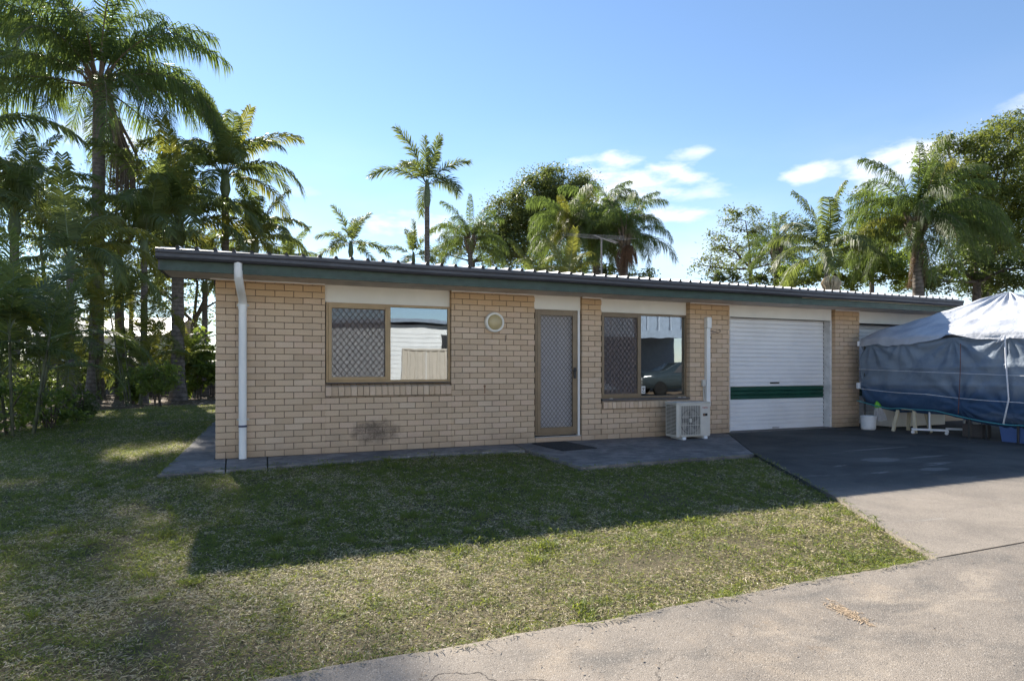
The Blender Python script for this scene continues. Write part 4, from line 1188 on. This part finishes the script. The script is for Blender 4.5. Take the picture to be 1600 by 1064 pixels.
def palm(name,px,pybase,Z,py,kind,L,n,rt,label,cat='palm tree',group=None,leafm=None,seed=0,lean=(0,0),lo=0,hi=1,shaft=0,zbase=-.06,yel=None,dead=0,az=None):
    r=random.Random(seed*13+5)
    top=W(px,py,Z); base=Vector((top.x,top.y,zbase))
    root=empty(name,base,label,cat,group)
    H=top.z-base.z
    m=MB(); pts=[];rad=[]
    K=16
    for k in range(K+1):
        t=k/K; pts.append((lean[0]*(math.sin(t*1.5)/math.sin(1.5)-1)*1.0,lean[1]*(t-1)+.05*math.sin(t*3+seed),t*(H-shaft)))
        rad.append(rt*(1.45 if k==0 else 1.2 if k==1 else 1.05-.25*t)*(1+.03*math.sin(k*2.2)))
    off=Vector((pts[-1][0],pts[-1][1],0)); 
    m.tube(pts,rad,14); m.build('trunk',MAT['trunk'],root)
    if shaft:
        m=MB(); m.tube([(off.x,off.y,H-shaft-.02),(off.x,off.y,H-shaft*.75),(off.x,off.y,H-shaft*.3),(off.x,off.y,H+.05)],[rt*.85,rt*1.25,rt*.95,rt*.5],12); m.build('crown_shaft',MAT['shaft'],root)
    else:
        # old leaf bases
        m=MB()
        for k in range(14):
            a=k*2.4; zz=H-.75+k*.05; d=Vector((math.cos(a),math.sin(a),0))
            m.tube([tuple(off+d*rt*.7+Vector((0,0,zz-.1))),tuple(off+d*(rt*1.5)+Vector((0,0,zz+.25))),tuple(off+d*(rt*2.4)+Vector((0,0,zz+.65)))],[.07,.06,.03],6)
        m.build('leaf_bases',MAT['boot'],root)
    fm=fronds(kind,leafm); nf=len(fm)
    fy=fronds(kind,'golden') if yel else None
    for k in range(n):
        q=(k+.5)/n; idx=lo+(hi-lo)*q; j=min(nf-1,int(idx*nf)); 
        me=(fy if (yel and r.random()<yel) else fm)[j]
        o=bpy.data.objects.new('frond',me); link(o,root)
        a=k*2.39996+r.uniform(-.25,.25)+seed if az is None else az[k%len(az)]+r.uniform(-.1,.1)
        s=L*r.uniform(.86,1.1)
        o.scale=(s,s,s); o.rotation_euler=(r.uniform(-.25,.25),r.uniform(-.08,.08),a)
        o.location=off+Vector((math.cos(a)*rt*.5,math.sin(a)*rt*.5,H-.12-.35*q*(1 if not shaft else .3)))
    if dead:
        fd=fronds(kind,'deadleaf')
        for k in range(dead):
            o=bpy.data.objects.new('dead_frond',fd[-1]); link(o,root); a=r.uniform(0,6.28); s=L*.7
            o.scale=(s,s*.45,s); o.rotation_euler=(r.uniform(-.3,.3),R(62)+r.uniform(-.1,.2),a); o.location=off+Vector((math.cos(a)*rt,math.sin(a)*rt,H-.5))
    return root,off,H

# -- left group
A,offA,HA=palm('queen_palm',155,636,24,122,'queen',5.6,38,.25,'tall queen palm with thick grey trunk, largest palm at the left of the lawn',seed=1,lean=(.15,.0),lo=0,hi=1)
m=MB()     # hanging seed stalks on the big palm
rr=random.Random(4)
for k in range(60):
    x=rr.gauss(0,.33); y_=rr.gauss(0,.25); z0=HA-2.0-rr.uniform(0,.4)
    m.tube([tuple(offA+Vector((.6+x*.3,-.2+y_*.3,z0+.4))),tuple(offA+Vector((.95+x*.8,-.35+y_,z0-.9))),tuple(offA+Vector((1.0+x,-.4+y_,z0-2.0-rr.uniform(0,2.2))))],[.024,.02,.012],4,cap=False)
m.build('seed_strands',MAT['boot'],A)
m=MB(); 
for s,(dx,dz) in enumerate(((.55,-.9),(.75,-1.6))):
    m.tube([tuple(offA+Vector((.15,-.2,HA-.6))),tuple(offA+Vector((dx*.8,-.3,HA+dz+.1))),tuple(offA+Vector((dx,-.3,HA+dz-.5))),tuple(offA+Vector((dx-.25,-.3,HA+dz-.95)))],[.03,.07,.13,.02],8)
m.build('woody_spathe',MAT['boot'],A)
palm('arching_palm',278,624,23,345,'arch',3.7,22,.24,'arching palm with dark trunk just left of the house corner',seed=2,shaft=.9,yel=.12)
palm('arching_palm',352,610,25,268,'arch',3.4,22,.17,'arching palm rising over the left end of the roof, upright spear at its top',seed=3,shaft=1.0,lo=0,yel=.15)
palm('arching_palm',398,600,26,372,'arch',2.9,19,.15,'low arching palm right over the gutter end, its fronds against the sky',seed=4,shaft=.7)
palm('arching_palm',225,610,21,368,'arch',3.0,13,.12,'slender arching palm right beside the big queen palm trunk',seed=5,shaft=.7,yel=.2)
palm('arching_palm',22,650,17,330,'arch',3.0,13,.13,'broad arching palm at the left edge of the garden',seed=6,shaft=.7,yel=.1)
palm('arching_palm',-90,650,17,235,'arch',3.6,12,.16,'tall arching palm that enters from the left edge',seed=7,shaft=.8)
palm('queen_palm',-75,650,26,60,'queen',5.4,28,.23,'queen palm half cut off by the left edge of the photo',seed=8)
palm('arching_palm',110,640,16,395,'arch',2.5,13,.10,'smaller yellowing palm below the big queen palm',seed=9,shaft=.5,yel=.5)
palm('arching_palm',205,600,26,455,'arch',2.3,12,.10,'understorey palm seen between the queen palm and the dark trunk',seed=10,shaft=.4)
palm('arching_palm',320,600,27,440,'arch',2.6,12,.14,'palm whose fronds fill the gap beside the house wall',seed=11,shaft=.5)
palm('arching_palm',448,600,30,408,'arch',2.2,10,.12,'small palm tip showing just over the roof sheets',seed=12,shaft=.5)
def clump(px,pyb,Z,n,L,label,seed,leafm=None,yel=.2,spread=.5,hts=(.6,2.2)):
    r=random.Random(seed); b=W(px,pyb,Z); b.z=-.07
    root=empty('cane_palm',b,label,'palm clump')
    fm=fronds('cane',leafm); fy=fronds('cane','golden')
    for s in range(n):
        a=r.uniform(0,6.28); x,y=math.cos(a)*spread*r.random(),math.sin(a)*spread*r.random(); h=r.uniform(*hts)
        lx,ly=x*(1.5+.3*h),y*(1.5+.3*h)
        m=MB(); m.tube([(x,y,0),((x+lx)/2,(y+ly)/2,h*.5),(lx,ly,h)],[.028,.025,.02],7); m.build('stem',MAT['canestem'],root)
        for k in range(6):
            o=bpy.data.objects.new('frond',(fy if r.random()<yel else fm)[min(len(fm)-1,int((k+.3)/6*len(fm)))]); link(o,root)
            q=L*r.uniform(.75,1.1); o.scale=(q,q,q); o.rotation_euler=(r.uniform(-.2,.2),0,a+k*2.4+r.uniform(-.3,.3)); o.location=(lx,ly,h-.02*k)
clump(25,690,10.8,5,1.8,'cane palm clump at the left edge with stems beside the lawn',21,spread=.5,hts=(.7,2.0))
clump(82,655,13.5,4,1.4,'cane palm clump left of the queen palm trunk',22,yel=.65,hts=(.5,2.0))
clump(-70,650,13,5,1.9,'tall cane palm clump partly out of frame at the left',23,hts=(1.5,3.6))
clump(215,620,20,6,2.0,'cane palm clump between queen palm and dark trunk',24,yel=.5,spread=.8,hts=(.8,3.2))
clump(300,600,24,5,2.0,'cane palm clump against the paling fence',25,yel=.5,spread=.7,hts=(.8,3.0))
clump(160,600,24,6,2.3,'cane palm clump deep in the shade behind the queen palm',26,spread=1.0,hts=(1.2,3.8))

def leaves(name,blobs,mat,size,root,seed,per=900,clumpr=.32,flat=.0):
    """blobs: (centre, rx, ry, rz, number of sprays); leaves gather in sprays through the volume"""
    r=np.random.RandomState(seed); C=[];S=[]
    for c,rx,ry,rz,n in blobs:
        v=r.normal(size=(n,3)); v/=np.linalg.norm(v,axis=1)[:,None]; rad=r.uniform(.35,1,n)**.55*(1+.14*r.normal(size=n))
        C.append(np.array(c)+v*rad[:,None]*np.array([rx,ry,rz])); S.append(clumpr*r.uniform(.45,1.5,n))
    C=np.concatenate(C);S=np.concatenate(S); N=len(C)*per
    idx=r.randint(0,len(C),N); P=C[idx]+r.normal(size=(N,3))*S[idx][:,None]*np.array([.62,.62,.42])
    a=r.uniform(0,6.28,N); e=r.normal(-.25,.55,N); s=size*r.uniform(.6,1.25,N)
    d=np.stack([np.cos(a)*np.cos(e),np.sin(a)*np.cos(e),np.sin(e)],1)
    w=np.cross(d,r.normal(size=(N,3))); w/=np.linalg.norm(w,axis=1)[:,None]+1e-6
    V=np.stack([P,P+d*(s*.45)[:,None]+w*(s*.2)[:,None],P+d*s[:,None],P+d*(s*.45)[:,None]-w*(s*.2)[:,None]],1).reshape(-1,3)
    i=np.arange(N)*4
    base=(C[:,2]*3.1+C[:,0]*1.7)%1.0
    tone=np.clip(base[idx]*.55+r.rand(N)*.5,0,1)
    if root is not None: V=V-np.array(root.location)
    return from_np(name,V,np.stack([i,i+1,i+2,i+3],1),None,[mat],parent=root,tone=np.repeat(tone,4))
def tree(name,px,Z,pyb,blobs,mat,label,size,seed,per=60,rt=.16,cl=.4,cat='tree',dens=1.0,limbs=True):
    """blobs in photo directions: (px,py,rx,ry) at depth Z (+dz)"""
    b=W(px,pyb,Z); root=empty(name,(b.x,b.y,-.07),label,cat)
    r=random.Random(seed); B=[]
    for q in blobs:
        dz=q[4] if len(q)>4 else r.uniform(-.8,.8)
        c=W(q[0],q[1],Z+dz); rx=q[2]*(Z+dz)/FPX; rz=q[3]*(Z+dz)/FPX
        B.append((tuple(c),rx,(rx+rz)*.5,rz,max(5,int(dens*rx*rz*22))))
    m=MB(); low=min(c[0][2]-c[3] for c in B); th=max(1.0,min(low+.6,max(c[0][2] for c in B)-.5))
    f=Vector((r.uniform(-.2,.2),r.uniform(-.2,.2),th))
    m.tube([(0,0,0),(f.x*.4,f.y*.4,th*.5),tuple(f)],[rt*1.3,rt,rt*.8],9); m.build('trunk',MAT['bark'],root)
    m=MB()
    if limbs:
        for c,rx,ry,rz,n in B:
            c=Vector(c)-root.location; mid=(f+c)*.5+Vector((r.uniform(-.3,.3),r.uniform(-.3,.3),r.uniform(-.1,.4)))
            m.tube([tuple(f),tuple(mid),tuple(c)],[rt*.5,rt*.35,rt*.2],6)
            for k in range(5):
                e=c+Vector((r.uniform(-1,1)*rx,r.uniform(-1,1)*ry,r.uniform(-.8,1)*rz)); s=mid.lerp(c,r.uniform(.2,1))
                m.tube([tuple(s),tuple(s.lerp(e,.5)+Vector((0,0,r.uniform(0,.2)))),tuple(e)],[rt*.16,rt*.11,rt*.05],4,cap=False)
        m.build('limbs',MAT['bark'],root)
    leaves('crown',B,mat,size,root,seed,int(per*1.7),cl)
    return root
# left background trees
tree('shade_tree',190,27,600,[(200,245,42,40),(225,300,50,55),(120,340,45,50),(200,380,70,50),(265,300,30,50)],MAT['gum'],'olive leafy tree behind the big queen palm',.17,31,per=55,rt=.2,dens=.6)
tree('shade_tree',80,30,600,[(70,400,90,60),(60,300,80,60),(10,470,80,60),(120,470,60,50)],MAT['gum'],'dark leafy tree at the far left behind the cane palms',.18,32,per=50,rt=.2,dens=.45)
tree('shade_tree',300,32,600,[(300,400,60,50),(340,470,60,50),(250,450,60,40),(380,350,40,30)],MAT['gum'],'dark leafy tree behind the palms beside the house corner',.18,33,per=50,rt=.2,dens=.45)
def bush(px,pyb,Z,w,h,mat,label,seed,size=.11,per=60,cat='shrub'):
    b=W(px,pyb,Z); root=empty('garden_shrub',(b.x,b.y,-.07),label,cat)
    m=MB(); r=random.Random(seed)
    for k in range(6): m.tube([(r.uniform(-.1,.1),r.uniform(-.1,.1),0),(r.uniform(-w,w)*.5,r.uniform(-w,w)*.5,h*.8)],[.02,.008],5,cap=False)
    m.build('stems',MAT['bark'],root)
    leaves('foliage',[((b.x,b.y,h*.55-.07),w*.8,w*.7,h*.5,int(10+w*h*16))],mat,size,root,seed,per,.2)
bush(78,668,12.2,.8,1.0,MAT['bush'],'low leafy shrub at the lawn edge by the cane palms',41,.12)
bush(120,655,14,.5,.7,MAT['darktree'],'small dark shrub just left of the queen palm trunk',42)
bush(248,620,19,.8,1.5,MAT['bush'],'leafy green shrub left of the dark palm trunk',43,.14)
bush(208,620,21,.7,1.2,MAT['bush'],'shrub with strappy leaves under the slender palms',44,.2)
bush(40,650,14.5,.9,1.6,MAT['darktree'],'dark shrub behind the left cane palms',45)
bush(310,600,24.5,1.0,2.6,MAT['bush'],'tall broad leafed plant in front of the paling fence by the wall',46,.35,25)
bush(-10,690,10.6,.8,1.1,MAT['bush'],'shrub at the extreme left of the lawn',47,.12)
bush(150,600,26,1.5,2.2,MAT['darktree'],'dark shrub in front of the white cottage',48,.16)
bush(235,600,28,1.5,2.4,MAT['darktree'],'dark shrub beside the far fence',49,.16)
bush(20,620,20,1.6,2.8,MAT['darktree'],'big dark shrub deep at the left',50,.16)

# far fence and cottage on the left
fr=empty('paling_fence',(0,0,0),'dark weathered paling fence across the back of the garden','fence')
p0=Vector((-22,13.5,0)); 
m=MB()
def fl(t): return Vector((-26+t*34,26.5-t*5.0,0)) 
rf=random.Random(9)
FA=W(-250,590,30); FB=W(420,590,27)
FA.z=FB.z=0; LL=(FB-FA).length; dd=(FB-FA).normalized()
k=0
while k*.115<LL:
    p=FA+dd*(k*.115); h=1.5+rf.uniform(-.03,.03); m.obox((p.x,p.y,-.07),(p.x,p.y,h),.10,.02,up=tuple(dd.cross(Vector((0,0,1))))); k+=1
m.build('palings',MAT['timber'],fr)['kind']='stuff'
m=MB(); nrm=dd.cross(Vector((0,0,1)))*.04
for z in (.35,1.25): m.obox(tuple(FA+nrm+Vector((0,0,z))),tuple(FB+nrm+Vector((0,0,z))),.05,.08)
m.build('fence_rail',MAT['timber'],fr)
ct=empty('white_cottage',W(150,590,38)-Vector((0,0,W(150,590,38).z)),'pale weatherboard cottage glimpsed through the palms at the left','house',None,R(-22))
m=MB()
for i in range(18): m.box(-4.5,4.2,-.02*(1),.1,.2+i*.17,.2+i*.17+.165,bev=.01)
m.build('weatherboards',MAT['weather'],ct)['kind']='stuff'
m=MB(); m.box(-4.5,4.2,0,5,0,3.2); m.build('cottage_walls',MAT['weather'],ct)
m=MB(); m.add([(-4.9,-.6,3.2),(4.6,-.6,3.2),(4.6,2.6,4.6),(-4.9,2.6,4.6),(-4.9,5.6,3.2),(4.6,5.6,3.2)],[(0,1,2,3),(3,2,5,4)]); m.build('cottage_roof',MAT['roof'],ct)
for x in (-2.8,.9,2.9):
    m=MB(); m.box(x-.5,x+.5,-.07,-.02,1.2,2.5); wd=m.build('window',MAT['white'],ct)
    m=MB(); m.box(x-.42,x+.42,-.09,-.075,1.28,2.42); m.build('glass_pane',MAT['brownp'] if x==.9 else MAT['black'],wd)

# -- behind the roof, left to right
palm('arching_palm',548,600,38,378,'fox',2.5,12,.14,'small bright palm peeking over the roof left of the tallest one',seed=14,shaft=.9,lo=.15)
palm('foxtail_palm',667,600,30,283,'fox',2.75,11,.15,'tall slim palm standing alone against the sky behind the roof',seed=15,shaft=1.3,lo=0,hi=.85,dead=0)
palm('arching_palm',646,600,36,395,'fox',2.2,10,.10,'small palm beside the foot of the tall slim palm',seed=16,shaft=.7,lo=0.1)
palm('queen_palm',735,600,34,372,'queen',2.7,26,.16,'small queen palm between tall slim palm and leafy tree',seed=17)
tree('gum_tree',850,40,600,[(868,285,46,28),(835,305,40,28),(800,330,42,28),(775,360,30,22),(840,345,50,30),(885,315,34,30),(820,378,50,22),(795,402,44,16),(905,295,26,22)],MAT['gum'],'olive green leafy tree with rounded crown behind the palms at centre',.19,34,per=70,rt=.25,cl=.5,dens=1.0)
tree('scrub_tree',740,42,600,[(710,365,22,24),(720,395,45,20),(770,400,40,22),(690,395,26,14),(765,375,24,22),(800,385,30,20)],MAT['gum'],'thin scrubby tree low over the roof beside small queen palm',.18,35,per=40,rt=.15,cl=.4,dens=.5)
palm('queen_palm',895,600,27,352,'queen',2.6,40,.2,'bushy queen palm with yellowing tips left of the antenna',seed=18,yel=.15,lo=.12)
palm('queen_palm',932,600,29,350,'queen',3.0,38,.2,'bushy queen palm directly behind the antenna',seed=19,yel=.06,lo=.12)
pr,po_,ph=palm('queen_palm',976,600,26,362,'queen',2.7,28,.16,'drooping queen palm right of the antenna with orange seed cluster',seed=20,dead=4)
m=MB(); rr=random.Random(14)
for k in range(170):
    v=Vector((rr.gauss(0,1),rr.gauss(0,1),rr.gauss(0,1))).normalized()
    c=po_+Vector((-.05,-.35,ph-.95)); m.tube([tuple(c+Vector((0,.1,.25))),tuple(c+v*.3),tuple(c+Vector((v.x*.42,v.y*.4,v.z*.2-.35-rr.random()*.35)))],[.012,.01,.006],3,cap=False)
m.build('seed_cluster',MAT['seed'],pr)
palm('arching_palm',885,600,22,436,'arch',2.0,10,.1,'low yellow-green palm tips just over the roof left of the antenna',seed=27,shaft=.4,leafm='golden')
palm('arching_palm',835,600,26,432,'arch',1.9,9,.1,'low pale green palm tips over the roof at centre',seed=28,shaft=.4)
tree('hedge_tree',905,34,600,[(860,415,40,20),(910,400,40,25),(960,425,36,14),(1000,430,30,10)],MAT['darktree'],'dark hedge foliage under the queen palms at centre',.2,36,per=45,rt=.1,cl=.4,dens=.8)
# right side
tree('scrub_tree',1170,36,600,[(1165,345,40,22),(1120,385,30,20),(1200,370,36,28),(1150,405,46,22),(1210,410,40,22),(1100,415,18,20),(1235,350,20,18),(1225,385,30,24)],MAT['gum'],'open twiggy tree right of centre with sky showing through',.17,37,per=40,rt=.14,cl=.36,dens=.7)
palm('queen_palm',1212,600,32,388,'queen',2.3,20,.15,'grey-green palm tangled in the open twiggy tree',seed=33)
pr,po_,ph=palm('flowering_palm',1292,600,24,392,'arch',2.9,12,.13,'palm with pale ball of flower strands hanging above the gutter',seed=34,shaft=.9,lo=0)
m=MB(); rr=random.Random(15)
for k in range(300):
    v=Vector((rr.gauss(0,1),rr.gauss(0,1),abs(rr.gauss(0,.7)))).normalized(); c=po_+Vector((0,-.16,ph-1.2)); ee=.45+.45*v.z
    m.tube([tuple(c),tuple(c+Vector((v.x*.30*ee+v.x*.08,v.y*.30*ee+v.y*.08,.12))),tuple(c+Vector((v.x*.38,v.y*.38,-.12))),tuple(c+Vector((v.x*.26,v.y*.26,-.36-rr.random()*.1)))],[.013,.012,.011,.008],3,cap=False)
m.build('flower_strands',MAT['strand'],pr)
palm('queen_palm',1433,600,24,345,'queen',3.4,46,.22,'broad queen palm with thick trunk rising over the gazebo',seed=35,dead=5,yel=.05,lo=.06,hi=.95)
tree('poinciana_tree',1545,34,600,[(1580,205,40,24),(1535,225,40,22),(1480,232,30,16),(1560,262,56,32),(1500,275,46,28),(1600,310,54,40),(1545,320,54,40),(1500,330,44,34),(1600,375,54,38),(1550,385,54,34),(1460,258,24,20),(1640,250,40,50)],MAT['gumyel'],'large spreading yellow-green tree at the right edge',.19,38,per=70,rt=.3,cl=.5,dens=.85)
tree('poinciana_tree',1360,38,600,[(1350,310,20,12),(1345,345,28,20),(1380,360,34,24),(1330,380,30,20),(1370,400,40,22)],MAT['gumyel'],'yellow-green tree showing left of the broad queen palm',.2,39,per=50,rt=.16,cl=.42,dens=.6)
tree('shade_tree',1520,28,600,[(1500,410,50,26),(1550,440,50,22),(1590,420,40,30),(1470,440,36,18),(1510,370,30,22)],MAT['darktree'],'dark tree mass directly behind the gazebo peak',.18,40,per=60,rt=.2,cl=.4,dens=1.1)
tree('hedge_tree',1330,30,600,[(1250,428,46,20),(1310,425,46,24),(1370,425,46,28),(1420,432,40,24),(1340,398,40,26),(1390,395,40,26)],MAT['bush'],'leafy green hedge foliage along the roofline at right',.18,41,per=60,rt=.12,cl=.36,dens=1.2)
tree('hedge_tree',1140,32,600,[(1110,432,26,8),(1160,432,40,12),(1210,435,36,12)],MAT['darktree'],'low dark foliage strip over the roof beneath the twiggy tree',.18,42,per=50,rt=.1,cl=.3,dens=.9)

# ------------------------------------------------------------------ across the driveway (seen in the window reflections)
nf=empty('steel_fence',(0,-11.6,0),'tan ribbed steel fence across the driveway','fence')
for i in range(9):
    m=MB(); x0=4.9+i*.8
    pr=[(0,0),(.10,0),(.12,-.03),(.20,-.03),(.22,0),(.38,0),(.40,-.03),(.48,-.03),(.50,0),(.66,0),(.68,-.03),(.76,-.03),(.78,0)]
    m.add([(x0+a,-c2,.0) for a,c2 in pr]+[(x0+a,-c2,1.82) for a,c2 in pr],[(k,k+1,len(pr)+k+1,len(pr)+k) for k in range(len(pr)-1)])
    m.build('fence_panel',MAT['fencetan'],nf)
m=MB(); m.box(4.85,12.2,-.03,.05,1.80,1.86); m.box(4.83,4.90,-.04,.06,-.05,1.86); m.build('fence_frame',MAT['fencetan'],nf)
nh=empty('white_weatherboard_house',(6.2,-16,0),'white weatherboard house with low gable across the driveway','house')
for i in range(15):
    m=MB(); m.add([(-12,.0,.1+i*.18),(8,.0,.1+i*.18),(8,-.02,.28+i*.18),(-12,-.02,.28+i*.18)],[(0,3,2,1)]); m.build('weatherboard',MAT['weather'],nh)
m=MB(); m.box(-12,8,-7,-.05,0,2.85); m.build('walls',MAT['weather'],nh)
m=MB(); m.box(-2.5,2.6,-.3,-.04,2.8,3.02); m.build('gable_infill',MAT['weather'],nh)
m=MB(); m.add([(-12.6,.3,2.62),(0,.3,3.12),(8.6,.3,2.78),(8.6,-7.6,2.78),(0,-7.6,3.12),(-12.6,-7.6,2.62),(-12.6,.3,2.76),(0,.3,3.26),(8.6,.3,2.92),(8.6,-7.6,2.92),(0,-7.6,3.26),(-12.6,-7.6,2.76)],[(0,1,4,5),(1,2,3,4),(6,11,10,7),(7,10,9,8),(0,6,7,1),(1,7,8,2)]); m.build('roof',MAT['bluegrey'],nh)
m=MB(); m.box(1.25,1.9,.0,.05,1.9,2.6); m.build('window',MAT['black'],nh)
cp=empty('carport',(18,-15,0),'blue-grey gabled carport across the driveway','carport')
m=MB(); m.add([(-5,1.5,3.9),(-1.5,1.5,4.5),(4.5,1.5,2.9),(4.5,-5,2.9),(-1.5,-5,4.5),(-5,-5,3.9)],[(0,1,4,5),(1,2,3,4)]); m.build('roof',MAT['bluegrey'],cp)
m=MB(); m.box(-5,4.4,1.3,1.42,2.55,2.9); m.build('beam',MAT['bluegrey'],cp)
for i in range(9):
    m=MB(); m.box(-4.8+i*.62,-4.76+i*.62,1.32,1.4,2.9,3.8); m.build('gable_batten',MAT['bluegreylight'],cp)
for x in (-4.9,4.3):
    m=MB(); m.box(x-.06,x+.06,1.3,1.42,0,2.55); m.build('post',MAT['weather'],cp)
m=MB(); m.box(-5,4.5,1.22,1.28,2.9,3.85); m.build('gable_sheet',MAT['bluegrey'],cp)
m=MB(); m.box(-5,4.5,-5,-4.9,0,3); m.build('back_wall',MAT['bluegrey'],cp)
car=empty('parked_car',(17.2,-12.6,0),'dark teal hatchback parked across the driveway, seen only in reflection','car',None,R(8))
sec=[(-2.1,.45,.80),(-2.05,.35,.95),(-1.5,.32,1.02),(-.9,.3,1.08),(-.2,.3,1.44),(.7,.3,1.50),(1.5,.3,1.38),(2.0,.32,1.0),(2.1,.42,.8)]
m=MB(); vs=[]
for x,z0,z1 in sec:
    top=.62 if z1>1.2 else .78
    vs+=[(x,-.85,z0),(x,-.88,.75),(x,-.86,min(z1,.95)),(x,-top,z1),(x,top,z1),(x,.86,min(z1,.95)),(x,.88,.75),(x,.85,z0)]
m.add(vs,[(i*8+k,i*8+(k+1)%8,(i+1)*8+(k+1)%8,(i+1)*8+k) for i in range(len(sec)-1) for k in range(8)],True)
m.add(vs[:8],[tuple(range(8))]); m.add(vs[-8:],[tuple(range(7,-1,-1))]); m.build('body',MAT['carpaint'],car)
for s in (-1,1):
    m=MB(); m.add([(-.75,s*.86,1.0),(1.4,s*.86,1.0),(1.2,s*.70,1.35),(-.2,s*.70,1.38)],[(0,1,2,3)]); m.build('side_window',MAT['black'],car)
    m=MB(); m.box(-2.11,-2.0,s*.6-.15,s*.6+.15,.68,.82,bev=.02); m.build('headlight',MAT['white'],car)
    for x in (-1.3,1.35):
        m=MB(); m.lathe([(0,-.1),(.2,-.1),(.31,-.1),(.32,0),(.31,.1),(.2,.1),(0,.1)],(x,s*.8,.32),'y',20); m.build('wheel',MAT['tyre'],car)
